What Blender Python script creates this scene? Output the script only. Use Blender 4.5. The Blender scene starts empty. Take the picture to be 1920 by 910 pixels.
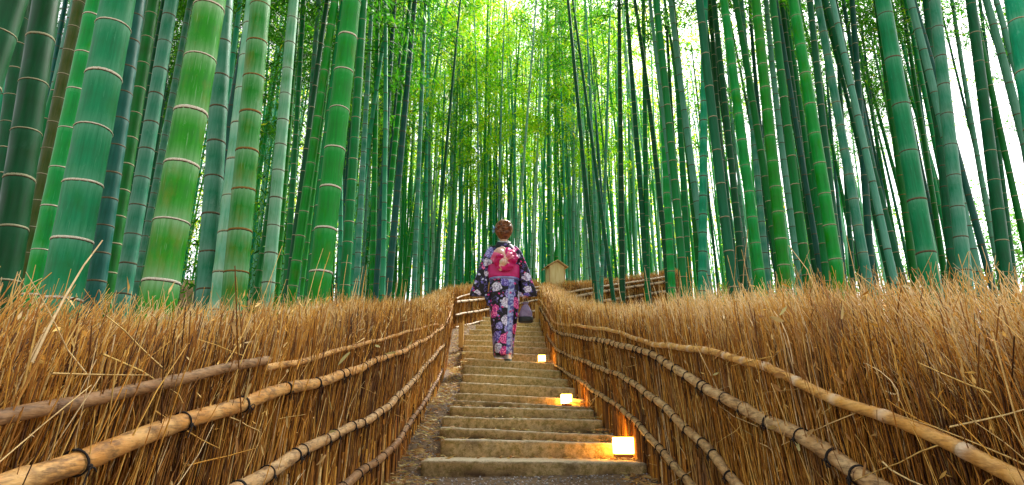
import bpy, bmesh, math, random
import numpy as np
from mathutils import Vector, Matrix, Quaternion

rng = np.random.default_rng(11)
random.seed(11)
R = math.radians
scn = bpy.context.scene
COL = scn.collection

# ------------------------------------------------------------------ camera
FPX, PITCH, YAW, EYE = 1165.0, R(17.2), R(1.75), 1.0
cam_d = bpy.data.cameras.new('camera')
cam_d.sensor_width = 36.0
cam_d.lens = FPX / 1920.0 * 36.0
cam_d.clip_start = 0.02
cam_d.clip_end = 2000.0
cam = bpy.data.objects.new('camera', cam_d)
COL.objects.link(cam)
cam.location = (0, 0, EYE)
cam.rotation_euler = (R(90) + PITCH, 0, -YAW)
scn.camera = cam

# ------------------------------------------------------------------ sky, sun, exposure
SUN_AZ, SUN_EL = R(38), R(50)          # azimuth measured from +Y towards +X
world = bpy.data.worlds.new('World')
scn.world = world
world.use_nodes = True
wn = world.node_tree.nodes
wl = world.node_tree.links
wn.clear()
sky = wn.new('ShaderNodeTexSky')
sky.sky_type = 'NISHITA'
sky.sun_disc = False
sky.sun_elevation = SUN_EL
sky.sun_rotation = SUN_AZ
sky.air_density = 1.0
sky.dust_density = 3.0
sky.ozone_density = 1.0
hsv = wn.new('ShaderNodeHueSaturation')   # a bright thin overcast: the same sky with little blue left
hsv.inputs['Saturation'].default_value = 0.12
bg = wn.new('ShaderNodeBackground')
bg.inputs['Strength'].default_value = 0.15
wo = wn.new('ShaderNodeOutputWorld')
wl.new(sky.outputs[0], hsv.inputs['Color'])
wl.new(hsv.outputs[0], bg.inputs['Color'])
wl.new(bg.outputs[0], wo.inputs['Surface'])

sun_d = bpy.data.lights.new('sun', 'SUN')
sun_d.energy = 4.2
sun_d.angle = R(10)
sun_d.color = (1.0, 0.95, 0.86)
sun = bpy.data.objects.new('sun', sun_d)
COL.objects.link(sun)
sv = Vector((math.sin(SUN_AZ) * math.cos(SUN_EL), math.cos(SUN_AZ) * math.cos(SUN_EL), math.sin(SUN_EL)))
sun.rotation_euler = sv.to_track_quat('Z', 'Y').to_euler()
sun.location = sv * 40

scn.view_settings.view_transform = 'Standard'
scn.view_settings.look = 'None'
scn.view_settings.gamma = 1.0
scn.view_settings.use_curve_mapping = False
scn.view_settings.exposure = 1.55
scn.render.engine = 'CYCLES'
scn.cycles.use_denoising = True
scn.cycles.max_bounces = 8
scn.cycles.transparent_max_bounces = 4

# ------------------------------------------------------------------ geometry of the view (used to lay things out in metres)
_F = Vector((math.sin(YAW) * math.cos(PITCH), math.cos(YAW) * math.cos(PITCH), math.sin(PITCH)))
_R = Vector((math.cos(YAW), -math.sin(YAW), 0))
_U = _R.cross(_F)
C0 = Vector((0, 0, EYE))
def ray(px, py):
    return _F + _R * ((px - 960) / FPX) + _U * ((455 - py) / FPX)
def at_y(px, py, Y):
    d = ray(px, py)
    return C0 + d * (Y / d.y)
def at_depth(px, py, Z):
    return C0 + ray(px, py) * Z
def project(p):
    v = Vector(p) - C0
    z = v.dot(_F)
    return 960 + FPX * v.dot(_R) / z, 455 - FPX * v.dot(_U) / z, z

# ------------------------------------------------------------------ materials
MATS = {}
class NT:
    """small helper round a material's node tree"""
    def __init__(s, name):
        s.m = bpy.data.materials.new(name)
        s.m.use_nodes = True
        s.n = s.m.node_tree.nodes
        s.l = s.m.node_tree.links
        s.b = s.n['Principled BSDF']
        s.out = s.n['Material Output']
    def new(s, t, **kw):
        nd = s.n.new(t)
        for k, v in kw.items():
            setattr(nd, k, v)
        return nd
    def link(s, a, b):
        s.l.new(a, b)
    def coord(s, scale=(1, 1, 1), kind='Object'):
        tc = s.new('ShaderNodeTexCoord')
        mp = s.new('ShaderNodeMapping')
        mp.inputs['Scale'].default_value = scale
        s.link(tc.outputs[kind], mp.inputs['Vector'])
        return mp.outputs[0]
    def noise(s, vec, scale, detail=4, rough=0.6):
        t = s.new('ShaderNodeTexNoise')
        t.inputs['Scale'].default_value = scale
        t.inputs['Detail'].default_value = detail
        t.inputs['Roughness'].default_value = rough
        if vec is not None:
            s.link(vec, t.inputs['Vector'])
        return t.outputs['Fac']
    def ramp(s, fac, stops, interp='LINEAR'):
        r = s.new('ShaderNodeValToRGB')
        r.color_ramp.interpolation = interp
        e = r.color_ramp.elements
        while len(e) < len(stops):
            e.new(0.5)
        for el, (p, c) in zip(e, stops):
            el.position = p
            el.color = (c[0], c[1], c[2], 1) if len(c) == 3 else c
        s.link(fac, r.inputs[0])
        return r.outputs[0]
    def mix(s, fac, a, b, mode='MIX'):
        m = s.new('ShaderNodeMix', data_type='RGBA', blend_type=mode)
        for sock, v in ((m.inputs[0], fac), (m.inputs[6], a), (m.inputs[7], b)):
            if isinstance(v, (int, float)):
                sock.default_value = v
            elif isinstance(v, tuple):
                sock.default_value = (v[0], v[1], v[2], 1)
            else:
                s.link(v, sock)
        return m.outputs[2]
    def math(s, op, a, b=0.0, c=0.0, clamp=False):
        m = s.new('ShaderNodeMath', operation=op, use_clamp=clamp)
        for sock, v in zip(m.inputs, (a, b, c)):
            if isinstance(v, (int, float)):
                sock.default_value = v
            else:
                s.link(v, sock)
        return m.outputs[0]
    def attr(s, name):
        a = s.new('ShaderNodeAttribute')
        a.attribute_name = name
        return a.outputs['Fac']
    def bump(s, h, strength=0.3, dist=0.01):
        b = s.new('ShaderNodeBump')
        b.inputs['Strength'].default_value = strength
        b.inputs['Distance'].default_value = dist
        s.link(h, b.inputs['Height'])
        s.link(b.outputs[0], s.b.inputs['Normal'])
    def rand(s):
        return s.new('ShaderNodeObjectInfo').outputs['Random']
    def done(s, color=None, rough=0.6, spec=0.4):
        if isinstance(color, tuple):
            s.b.inputs['Base Color'].default_value = (color[0], color[1], color[2], 1)
        elif color is not None:
            s.link(color, s.b.inputs['Base Color'])
        if isinstance(rough, (int, float)):
            s.b.inputs['Roughness'].default_value = rough
        else:
            s.link(rough, s.b.inputs['Roughness'])
        s.b.inputs['Specular IOR Level'].default_value = spec
        return s.m

def culm_material(name, c, c2, blotch, powder, rough=0.42):
    """c main skin colour, c2 second tone in streaks, blotch = aged patches, powder = pale waxy bloom under the nodes"""
    t = NT(name)
    v = t.coord((26, 26, 1.3))
    streak = t.noise(v, 3.0, 5, 0.65)
    col = t.mix(t.ramp(streak, [(0.32, (0, 0, 0)), (0.72, (1, 1, 1))]), c, c2)
    v2 = t.coord((5, 5, 2.2))
    bl = t.noise(v2, 2.4, 6, 0.62)
    col = t.mix(t.ramp(bl, [(0.5, (0, 0, 0)), (0.72, (0.8, 0.8, 0.8))]), col, blotch)
    fine = t.noise(t.coord((60, 60, 20)), 3.0, 3, 0.7)
    scr = t.noise(t.coord((90, 90, 4)), 2.0, 2, 0.5)
    col = t.mix(t.math('MULTIPLY', t.ramp(scr, [(0.66, (0, 0, 0)), (0.72, (1, 1, 1))]), 0.35), col, powder)
    mould = t.noise(t.coord((9, 9, 5)), 1.6, 7, 0.75)
    col = t.mix(t.ramp(mould, [(0.60, (0, 0, 0)), (0.74, (0.55, 0.55, 0.55))]), col, powder)
    wax = t.attr('wax')
    wv = t.math('MULTIPLY', wax, t.ramp(streak, [(0.25, (0.35, 0.35, 0.35)), (0.7, (1, 1, 1))]))
    wv = t.math('ADD', t.math('MULTIPLY', wv, 0.8), t.math('MULTIPLY', t.ramp(fine, [(0.6, (0, 0, 0)), (0.75, (1, 1, 1))]), 0.12), clamp=True)
    col = t.mix(wv, col, powder)
    # every stem a little lighter or darker than the next
    k = t.math('MULTIPLY_ADD', t.rand(), 0.5, 0.75)
    h = t.new('ShaderNodeHueSaturation')
    t.link(k, h.inputs['Value'])
    h.inputs['Saturation'].default_value = 1.25
    t.link(t.math('MULTIPLY_ADD', t.rand(), 0.03, 0.485), h.inputs['Hue'])
    t.link(col, h.inputs['Color'])
    t.bump(streak, 0.12, 0.004)
    rg = t.math('MULTIPLY_ADD', wv, 0.35, rough, clamp=True)
    return t.done(h.outputs[0], rg, 0.22)

TONES = {
    'bright': culm_material('bamboo_bright', (0.002, 0.165, 0.014), (0.008, 0.27, 0.022), (0.05, 0.20, 0.006), (0.16, 0.38, 0.20)),
    'rusty':  culm_material('bamboo_rusty', (0.006, 0.22, 0.012), (0.020, 0.33, 0.022), (0.13, 0.21, 0.006), (0.40, 0.60, 0.40)),
    'green':  culm_material('bamboo_green', (0.002, 0.105, 0.014), (0.005, 0.175, 0.024), (0.008, 0.09, 0.008), (0.08, 0.24, 0.13)),
    'dark':   culm_material('bamboo_dark', (0.002, 0.058, 0.018), (0.005, 0.095, 0.030), (0.012, 0.06, 0.014), (0.05, 0.14, 0.09)),
    'teal':   culm_material('bamboo_teal', (0.010, 0.175, 0.072), (0.034, 0.270, 0.130), (0.004, 0.17, 0.035), (0.20, 0.42, 0.31)),
    'grey':   culm_material('bamboo_grey', (0.042, 0.190, 0.115), (0.095, 0.270, 0.190), (0.008, 0.13, 0.045), (0.24, 0.37, 0.32)),
    'slate':  culm_material('bamboo_slate', (0.006, 0.062, 0.044), (0.020, 0.105, 0.082), (0.004, 0.055, 0.03), (0.06, 0.13, 0.115)),
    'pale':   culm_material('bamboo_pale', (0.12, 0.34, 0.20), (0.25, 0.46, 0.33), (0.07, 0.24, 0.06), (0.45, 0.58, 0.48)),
    'olive':  culm_material('bamboo_olive', (0.016, 0.17, 0.022), (0.085, 0.28, 0.085), (0.13, 0.16, 0.008), (0.30, 0.48, 0.32)),
    'brownish': culm_material('bamboo_brownish', (0.030, 0.065, 0.012), (0.085, 0.085, 0.020), (0.016, 0.08, 0.010), (0.11, 0.13, 0.07)),
}
def ring_material(name, c, c2):
    t = NT(name)
    n = t.noise(t.coord((9, 9, 9)), 2.0, 4, 0.7)
    return t.done(t.mix(t.ramp(n, [(0.4, (0, 0, 0)), (0.62, (1, 1, 1))]), c, c2), 0.8, 0.2)
RING = {
    'white': ring_material('node_white', (0.72, 0.70, 0.58), (0.38, 0.30, 0.18)),
    'tan':   ring_material('node_tan', (0.44, 0.42, 0.27), (0.22, 0.21, 0.11)),
    'brown': ring_material('node_brown', (0.075, 0.060, 0.035), (0.16, 0.13, 0.07)),
    'rust':  ring_material('node_rust', (0.30, 0.16, 0.03), (0.12, 0.07, 0.02)),
    'dark':  ring_material('node_dark', (0.045, 0.030, 0.018), (0.09, 0.055, 0.03)),
}
def leaf_material(name, stops, transl=0.55):
    t = NT(name)
    col = t.ramp(t.attr('tint'), stops)
    t.done(col, 0.5, 0.25)
    tr = t.new('ShaderNodeBsdfTranslucent')
    t.link(col, tr.inputs['Color'])
    mx = t.new('ShaderNodeMixShader')
    mx.inputs[0].default_value = transl
    t.link(t.b.outputs[0], mx.inputs[1])
    t.link(tr.outputs[0], mx.inputs[2])
    t.link(mx.outputs[0], t.out.inputs['Surface'])
    return t.m
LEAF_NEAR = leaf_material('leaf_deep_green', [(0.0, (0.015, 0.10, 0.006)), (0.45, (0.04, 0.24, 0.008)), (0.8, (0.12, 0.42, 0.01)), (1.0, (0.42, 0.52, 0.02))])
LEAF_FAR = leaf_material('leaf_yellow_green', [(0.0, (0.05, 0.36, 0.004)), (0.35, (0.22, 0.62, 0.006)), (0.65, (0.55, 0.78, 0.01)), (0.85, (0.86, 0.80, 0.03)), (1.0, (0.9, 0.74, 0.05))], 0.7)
LEAF_BUSH = leaf_material('leaf_bush', [(0.0, (0.05, 0.22, 0.02)), (0.6, (0.16, 0.42, 0.05)), (0.9, (0.35, 0.55, 0.05)), (1.0, (0.75, 0.5, 0.04))], 0.5)

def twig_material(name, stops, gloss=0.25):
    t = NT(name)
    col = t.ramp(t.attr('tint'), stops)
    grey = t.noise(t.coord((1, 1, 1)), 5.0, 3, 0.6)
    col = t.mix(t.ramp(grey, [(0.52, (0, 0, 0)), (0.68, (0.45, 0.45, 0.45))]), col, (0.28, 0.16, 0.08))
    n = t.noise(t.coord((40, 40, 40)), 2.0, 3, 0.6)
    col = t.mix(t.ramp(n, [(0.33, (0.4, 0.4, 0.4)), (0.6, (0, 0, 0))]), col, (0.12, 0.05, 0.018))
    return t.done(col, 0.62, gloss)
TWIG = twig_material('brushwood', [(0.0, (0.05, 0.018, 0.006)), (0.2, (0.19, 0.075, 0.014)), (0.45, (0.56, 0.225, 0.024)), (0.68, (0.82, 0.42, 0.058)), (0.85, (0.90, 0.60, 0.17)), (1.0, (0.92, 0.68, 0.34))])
def simple_noise(name, a, b, scale, lo=0.35, hi=0.65, rough=0.8, bump=0.0, spec=0.3, stretch=(1, 1, 1)):
    t = NT(name)
    n = t.noise(t.coord(stretch), scale, 6, 0.65)
    c = t.mix(t.ramp(n, [(lo, (0, 0, 0)), (hi, (1, 1, 1))]), a, b)
    if bump:
        t.bump(n, bump, 0.02)
    return t.done(c, rough, spec)
CORE = simple_noise('brush_core', (0.030, 0.011, 0.003), (0.09, 0.034, 0.008), 60, stretch=(1, 1, 0.08))
ROPE = simple_noise('black_rope', (0.010, 0.008, 0.007), (0.03, 0.022, 0.017), 200, rough=0.9)
GROUND = simple_noise('forest_floor', (0.10, 0.055, 0.02), (0.26, 0.16, 0.05), 5, rough=0.95, bump=0.6)
def rail_material(name, a, b, dirt, joint=(0.16, 0.08, 0.03)):
    t = NT(name)
    n1 = t.noise(t.coord((6, 6, 6)), 3.0, 6, 0.7)
    n2 = t.noise(t.coord((14, 3, 14)), 6.0, 5, 0.7)
    c = t.mix(t.ramp(n1, [(0.38, (0, 0, 0)), (0.62, (1, 1, 1))]), a, b)
    c = t.mix(t.ramp(n2, [(0.50, (0, 0, 0)), (0.64, (0.85, 0.85, 0.85))]), c, dirt)
    c = t.mix(t.math('MULTIPLY', t.attr('wax'), 0.75), c, joint)
    n3 = t.noise(t.coord((60, 7, 60)), 2.0, 4, 0.7)
    c = t.mix(t.ramp(n3, [(0.52, (0, 0, 0)), (0.66, (0.6, 0.6, 0.6))]), c, dirt)
    t.bump(n3, 0.5, 0.004)
    return t.done(c, 0.55, 0.3)
RAIL_GOLD = rail_material('rail_gold', (0.56, 0.25, 0.055), (0.66, 0.38, 0.13), (0.13, 0.06, 0.022))
RAIL_TAN = rail_material('rail_tan', (0.50, 0.28, 0.105), (0.64, 0.43, 0.21), (0.14, 0.07, 0.028))
RAIL_BROWN = rail_material('rail_brown', (0.24, 0.115, 0.040), (0.37, 0.21, 0.095), (0.08, 0.038, 0.016))
RAIL_CREST = rail_material('rail_crest', (0.60, 0.28, 0.05), (0.72, 0.42, 0.13), (0.30, 0.13, 0.03), (0.78, 0.66, 0.5))
RAIL_PALE = rail_material('rail_pale', (0.52, 0.38, 0.24), (0.66, 0.52, 0.36), (0.22, 0.13, 0.07))
DRYLEAF = leaf_material('dry_leaf', [(0.0, (0.36, 0.15, 0.04)), (0.6, (0.60, 0.38, 0.14)), (1.0, (0.62, 0.55, 0.22))], 0.25)

def stone_material():
    t = NT('step_stone')
    o = t.coord((1, 1, 1))
    n1 = t.noise(o, 4.5, 7, 0.65)
    n2 = t.noise(o, 38, 8, 0.75)
    n3 = t.noise(o, 230, 4, 0.75)
    c = t.mix(t.ramp(n1, [(0.35, (0, 0, 0)), (0.65, (1, 1, 1))]), (0.54, 0.35, 0.125), (0.70, 0.52, 0.25))
    c = t.mix(t.ramp(n2, [(0.46, (0, 0, 0)), (0.60, (0.85, 0.85, 0.85))]), c, (0.25, 0.19, 0.04))
    c = t.mix(t.ramp(n1, [(0.56, (0, 0, 0)), (0.7, (0.7, 0.7, 0.7))]), c, (0.11, 0.065, 0.03))
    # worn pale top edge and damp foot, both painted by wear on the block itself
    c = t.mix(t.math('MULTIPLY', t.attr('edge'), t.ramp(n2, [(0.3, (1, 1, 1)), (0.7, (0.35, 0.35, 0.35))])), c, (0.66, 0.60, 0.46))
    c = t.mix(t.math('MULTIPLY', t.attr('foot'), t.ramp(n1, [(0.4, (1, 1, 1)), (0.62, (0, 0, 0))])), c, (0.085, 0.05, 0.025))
    c = t.mix(t.ramp(n3, [(0.34, (0.6, 0.6, 0.6)), (0.48, (0, 0, 0))]), c, (0.12, 0.08, 0.035))
    h = t.math('ADD', t.math('MULTIPLY', n2, 0.6), t.math('MULTIPLY', n3, 0.4))
    t.bump(h, 0.9, 0.012)
    return t.done(c, 0.85, 0.25)
STONE = stone_material()
GRAVEL_BED = simple_noise('gravel_bed', (0.08, 0.048, 0.024), (0.21, 0.14, 0.08), 45, rough=0.95, bump=0.7)
def tint_material(name, stops, rough=0.85):
    t = NT(name)
    return t.done(t.ramp(t.attr('tint'), stops), rough, 0.25)
PEBBLE = tint_material('pebble', [(0, (0.10, 0.085, 0.075)), (0.5, (0.27, 0.245, 0.225)), (1, (0.46, 0.43, 0.40))])

# ------------------------------------------------------------------ mesh helpers
def np_mesh(name, verts, quads=None, tris=None, attrs=None, mats=(), mat_idx=None, smooth=True):
    """mesh from numpy arrays; attrs = {name: per-vertex float array}"""
    me = bpy.data.meshes.new(name)
    verts = np.asarray(verts, dtype=np.float32).reshape(-1, 3)
    loops, starts = [], []
    pos = 0
    nf = 0
    for arr, k in ((quads, 4), (tris, 3)):
        if arr is None or len(arr) == 0:
            continue
        a = np.asarray(arr, dtype=np.int32).reshape(-1, k)
        loops.append(a.reshape(-1))
        starts.append(pos + np.arange(len(a), dtype=np.int32) * k)
        pos += a.size
        nf += len(a)
    loops = np.concatenate(loops)
    starts = np.concatenate(starts)
    me.vertices.add(len(verts))
    me.vertices.foreach_set('co', verts.reshape(-1))
    me.loops.add(len(loops))
    me.loops.foreach_set('vertex_index', loops)
    me.polygons.add(nf)
    me.polygons.foreach_set('loop_start', starts)
    if smooth:
        me.polygons.foreach_set('use_smooth', np.ones(nf, dtype=bool))
    for m in mats:
        me.materials.append(m)
    if mat_idx is not None:
        me.polygons.foreach_set('material_index', np.asarray(mat_idx, dtype=np.int32))
    if attrs:
        for k, v in attrs.items():
            a = me.attributes.new(k, 'FLOAT', 'POINT')
            a.data.foreach_set('value', np.asarray(v, dtype=np.float32).reshape(-1))
    me.update(calc_edges=True)
    me.validate()
    return me

def link(name, me, parent=None, loc=None, label=None, cat=None, group=None, kind=None):
    o = bpy.data.objects.new(name, me)
    COL.objects.link(o)
    if parent is not None:
        o.parent = parent
    if loc is not None:
        o.location = loc
    tag(o, label, cat, group, kind)
    return o
def tag(o, label=None, cat=None, group=None, kind=None):
    if label: o['label'] = label
    if cat: o['category'] = cat
    if group: o['group'] = group
    if kind: o['kind'] = kind
    return o

def tubes(paths, radii, sides=3, tint=None, cap=False):
    """paths (N,K,3), radii (N,K) -> verts, quads, per-vertex tint"""
    paths = np.asarray(paths, float)
    N, K, _ = paths.shape
    d = np.gradient(paths, axis=1)
    d /= np.linalg.norm(d, axis=2, keepdims=True) + 1e-9
    ref = np.zeros_like(d); ref[..., 0] = 1.0
    par = np.abs(d[..., 0]) > 0.8
    ref[par] = (0, 1, 0)
    a = np.cross(d, ref); a /= np.linalg.norm(a, axis=2, keepdims=True) + 1e-9
    b = np.cross(d, a)
    ang = np.arange(sides) * 2 * np.pi / sides
    off = a[:, :, None, :] * np.cos(ang)[None, None, :, None] + b[:, :, None, :] * np.sin(ang)[None, None, :, None]
    v = paths[:, :, None, :] + off * np.asarray(radii)[:, :, None, None]
    idx = np.arange(N * K * sides).reshape(N, K, sides)
    i0 = idx[:, :-1, :]; i1 = idx[:, 1:, :]
    q = np.stack([i0, np.roll(i0, -1, 2), np.roll(i1, -1, 2), i1], -1).reshape(-1, 4)
    t = None
    if tint is not None:
        t = np.asarray(tint)
        if t.ndim == 1:
            t = np.repeat(t, K * sides)
        else:
            t = np.repeat(t.reshape(-1), sides)
    return v.reshape(-1, 3), q, t

class Bag:
    """collects arrays into one mesh"""
    def __init__(s):
        s.v, s.q, s.t, s.a, s.n = [], [], [], [], 0
    def add(s, v, q=None, a=None, t=None):
        v = np.asarray(v, float).reshape(-1, 3)
        if q is not None and len(q): s.q.append(np.asarray(q) + s.n)
        if t is not None and len(t): s.t.append(np.asarray(t) + s.n)
        s.v.append(v)
        s.a.append(np.zeros(len(v)) if a is None else np.asarray(a, float))
        s.n += len(v)
    def mesh(s, name, mats, attr='tint', smooth=True):
        return np_mesh(name, np.concatenate(s.v), np.concatenate(s.q) if s.q else None, np.concatenate(s.t) if s.t else None,
                       {attr: np.concatenate(s.a)}, mats, smooth=smooth)

def leaves(pos, direc, length, width, tint, jitter=None):
    """diamond leaves: pos (N,3), direc (N,3) unit, length (N), width (N)"""
    N = len(pos)
    rnd = rng.normal(size=(N, 3))
    side = np.cross(direc, rnd); side /= np.linalg.norm(side, axis=1, keepdims=True) + 1e-9
    nrm = np.cross(direc, side)
    m = pos + direc * (length * 0.4)[:, None] + nrm * (length * 0.06)[:, None]
    tip = pos + direc * length[:, None] - nrm * (length * 0.08)[:, None]
    v = np.stack([pos, m + side * (width / 2)[:, None], tip, m - side * (width / 2)[:, None]], 1).reshape(-1, 3)
    q = np.arange(N * 4).reshape(N, 4)
    return v, q, np.repeat(tint, 4)

def box_mesh(name, x0, x1, y0, y1, z0, z1, mats=(), bevel=0.0, segs=2):
    bm = bmesh.new()
    bmesh.ops.create_cube(bm, size=1.0)
    for v in bm.verts:
        v.co = Vector((x0 + (v.co.x + .5) * (x1 - x0), y0 + (v.co.y + .5) * (y1 - y0), z0 + (v.co.z + .5) * (z1 - z0)))
    if bevel:
        bmesh.ops.bevel(bm, geom=bm.edges[:], offset=bevel, segments=segs, profile=0.6, affect='EDGES')
    me = bpy.data.meshes.new(name)
    bm.to_mesh(me); bm.free()
    for m in mats: me.materials.append(m)
    return me

def catmull(pts, n):
    """resample a polyline of 3-d points smoothly into n points, evenly spaced"""
    p = np.asarray(pts, float)
    P = np.vstack([2 * p[0] - p[1], p, 2 * p[-1] - p[-2]])
    out = []
    for i in range(1, len(P) - 2):
        t = np.linspace(0, 1, 24, endpoint=False)[:, None]
        a, b, c, d = P[i - 1], P[i], P[i + 1], P[i + 2]
        out.append(0.5 * ((2 * b) + (-a + c) * t + (2 * a - 5 * b + 4 * c - d) * t ** 2 + (-a + 3 * b - 3 * c + d) * t ** 3))
    out = np.vstack(out + [p[-1:]])
    s = np.r_[0, np.cumsum(np.linalg.norm(np.diff(out, axis=0), axis=1))]
    u = np.linspace(0, s[-1], n)
    return np.stack([np.interp(u, s, out[:, k]) for k in range(3)], 1)

# ------------------------------------------------------------------ fence lines in plan (front faces) and their rails
def plan_hit(px, py, plan):
    """where the sight line meets the upright face over a plan polyline"""
    d = ray(px, py)
    best = None
    for (x0, y0), (x1, y1) in zip(plan[:-1], plan[1:]):
        ex, ey = x1 - x0, y1 - y0
        den = d.x * ey - d.y * ex
        if abs(den) < 1e-9: continue
        t = (x0 * ey - y0 * ex) / den
        u = (x0 * d.y - y0 * d.x) / den
        # ray t*(dx,dy) = p0 + u*e
        if t > 0.05 and -1e-4 <= u <= 1.0001:
            if best is None or t < best: best = t
    return None if best is None else C0 + d * best

PLAN_R = [(0.64, -0.9), (0.66, 0.6), (0.70, 2.2), (0.72, 3.2), (0.70, 4.2), (0.68, 5.5), (0.72, 7.5), (0.86, 11.3)]
PLAN_L = [(-0.50, -0.9), (-0.49, 0.6), (-0.47, 2.2), (-0.47, 3.5), (-0.49, 5.0), (-0.53, 6.5), (-0.73, 10.8)]
def P2(px, Z):
    p = at_depth(px, 560, Z); return (p.x, p.y)
PLAN_F = [P2(849, 10.75), P2(868, 11.2), P2(909, 12.2), P2(960, 13.1), P2(1016, 13.9)]
PLAN_G = [P2(1012, 14.0), P2(1060, 14.1), P2(1108, 14.3), P2(1170, 14.7), P2(1290, 15.4)]
RAILS_R = {
    1: [(1015, 562), (1030, 583), (1045, 605), (1090, 611), (1135, 617), (1180, 627), (1240, 647), (1335, 657), (1435, 682), (1475, 700), (1590, 750), (1690, 785), (1830, 840), (1920, 880)],
    2: [(1015, 575), (1030, 598), (1045, 620), (1075, 629), (1110, 635), (1195, 652), (1260, 680), (1340, 725), (1435, 780), (1515, 815), (1640, 890), (1690, 915)],
    3: [(1012, 595), (1030, 628), (1050, 655), (1095, 675), (1160, 700), (1210, 727), (1250, 755), (1310, 815), (1360, 860), (1400, 905)],
    4: [(1010, 620), (1022, 650), (1035, 675), (1070, 700), (1110, 725), (1170, 765), (1210, 797), (1260, 855), (1305, 905)],
}
RAILS_L = {
    1: [(0, 782), (60, 769), (215, 727), (330, 702), (480, 673)],
    5: [(477, 690), (600, 664), (740, 627), (815, 608), (822, 612), (838, 592), (847, 578)],
    2: [(0, 888), (100, 858), (215, 822), (425, 760), (480, 742), (595, 710), (700, 675), (780, 642), (812, 622), (832, 605), (847, 570)],
    3: [(430, 908), (480, 882), (580, 832), (690, 777), (730, 750), (780, 697), (812, 662), (828, 645), (848, 592)],
    4: [(635, 906), (720, 843), (765, 785), (800, 735), (825, 692), (847, 618)],
}
RAILS_F = {
    1: [(853, 560), (869, 554), (892, 551), (960, 544), (1013, 538)],
    2: [(853, 567), (909, 560), (960, 552), (1013, 544)],
    3: [(851, 591), (909, 581), (960, 572), (1013, 561)],
    4: [(851, 615), (909, 601), (960, 592), (1013, 580)],
}
RAILS_G = {
    1: [(1014, 557), (1060, 550), (1108, 541), (1170, 532), (1260, 518)],
    2: [(1014, 570), (1060, 561), (1108, 551), (1170, 541), (1260, 527)],
    3: [(1014, 590), (1060, 580), (1108, 569), (1170, 559), (1260, 545)],
}
TOP_R = [(1009, 528), (1025, 535), (1045, 549), (1080, 564), (1130, 572), (1200, 569), (1250, 556), (1300, 549), (1400, 540), (1500, 537), (1700, 536), (1920, 533)]
TOP_L = [(0, 549), (100, 548), (250, 556), (400, 550), (600, 557), (700, 561), (790, 565), (822, 556), (838, 543), (847, 534)]
TOP_F = [(849, 535), (870, 532), (920, 528), (960, 525), (1016, 522)]
TOP_G = [(1012, 531), (1060, 528), (1108, 524), (1170, 517), (1290, 502)]

def rail_points(pix, plan):
    out = []
    for px, py in pix:
        p = plan_hit(px, py, plan)
        if p is not None:
            out.append(p)
    out.sort(key=lambda p: p.y)
    return out

class FenceLine:
    """plan curve + heights along it, as functions of distance along the curve"""
    def __init__(s, plan, rails, top, low_rail, foot, behind):
        p = np.array(catmull([(x, y, 0) for x, y in plan], 160))[:, :2]
        s.p = p
        s.s = np.r_[0, np.cumsum(np.linalg.norm(np.diff(p, axis=0), axis=1))]
        s.len = s.s[-1]
        s.rails = {k: rail_points(v, plan) for k, v in rails.items()}
        lr = s.rails[low_rail]
        s.key = 1 if abs(p[-1, 1] - p[0, 1]) > abs(p[-1, 0] - p[0, 0]) else 0
        kp = p[:, s.key]
        def heights(pts):
            ks = np.array([q[s.key] for q in pts]); zs = np.array([q[2] for q in pts])
            o = np.argsort(ks); ks, zs = ks[o], zs[o]
            sl0 = (zs[1] - zs[0]) / max(1e-6, ks[1] - ks[0]); sl1 = (zs[-1] - zs[-2]) / max(1e-6, ks[-1] - ks[-2])
            sl0 = np.clip(sl0, -.05, .22); sl1 = np.clip(sl1, -.3, .35)
            ks = np.r_[ks[0] - 4, ks, ks[-1] + 4]; zs = np.r_[zs[0] - 4 * sl0, zs, zs[-1] + 4 * sl1]
            return np.interp(kp, ks, zs)
        s.base = heights(lr) - foot
        # the crest stands behind the front face
        nx = s.normals(p)
        pb = p - nx * behind
        planb = [tuple(q) for q in pb]
        tp = [q for q in (plan_hit(a, b, planb) for a, b in top) if q is not None]
        s.top = heights(tp)
        k = np.ones(9) / 9
        s.base = np.convolve(np.pad(s.base, 4, 'edge'), k, 'valid')
        s.top = np.convolve(np.pad(s.top, 4, 'edge'), k, 'valid')
    def normals(s, p):
        t = np.gradient(p, axis=0); t /= np.linalg.norm(t, axis=1, keepdims=True)
        n = np.stack([t[:, 1], -t[:, 0]], 1)
        return n * s.sign if hasattr(s, 'sign') else n
    def at(s, u):
        x = np.interp(u, s.s, s.p[:, 0]); y = np.interp(u, s.s, s.p[:, 1])
        e = 0.02
        tx = np.interp(u + e, s.s, s.p[:, 0]) - np.interp(u - e, s.s, s.p[:, 0])
        ty = np.interp(u + e, s.s, s.p[:, 1]) - np.interp(u - e, s.s, s.p[:, 1])
        L = np.hypot(tx, ty) + 1e-9
        tx, ty = tx / L, ty / L
        nx, ny = ty * s.sign, -tx * s.sign
        return x, y, tx, ty, nx, ny, np.interp(u, s.s, s.base), np.interp(u, s.s, s.top)
def make_line(plan, rails, top, low, foot, behind, sign):
    FenceLine.sign = sign
    f = FenceLine(plan, rails, top, low, foot, behind)
    f.sign = sign
    return f
FL = make_line(PLAN_L, RAILS_L, TOP_L, 4, 0.18, 0.08, 1)      # front face looks towards +X
FR = make_line(PLAN_R, RAILS_R, TOP_R, 4, 0.21, 0.08, -1)     # front face looks towards -X
FF = make_line(PLAN_F, RAILS_F, TOP_F, 4, 0.16, 0.10, 1)
FG = make_line(PLAN_G, RAILS_G, TOP_G, 3, 0.36, 0.10, 1)

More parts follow.
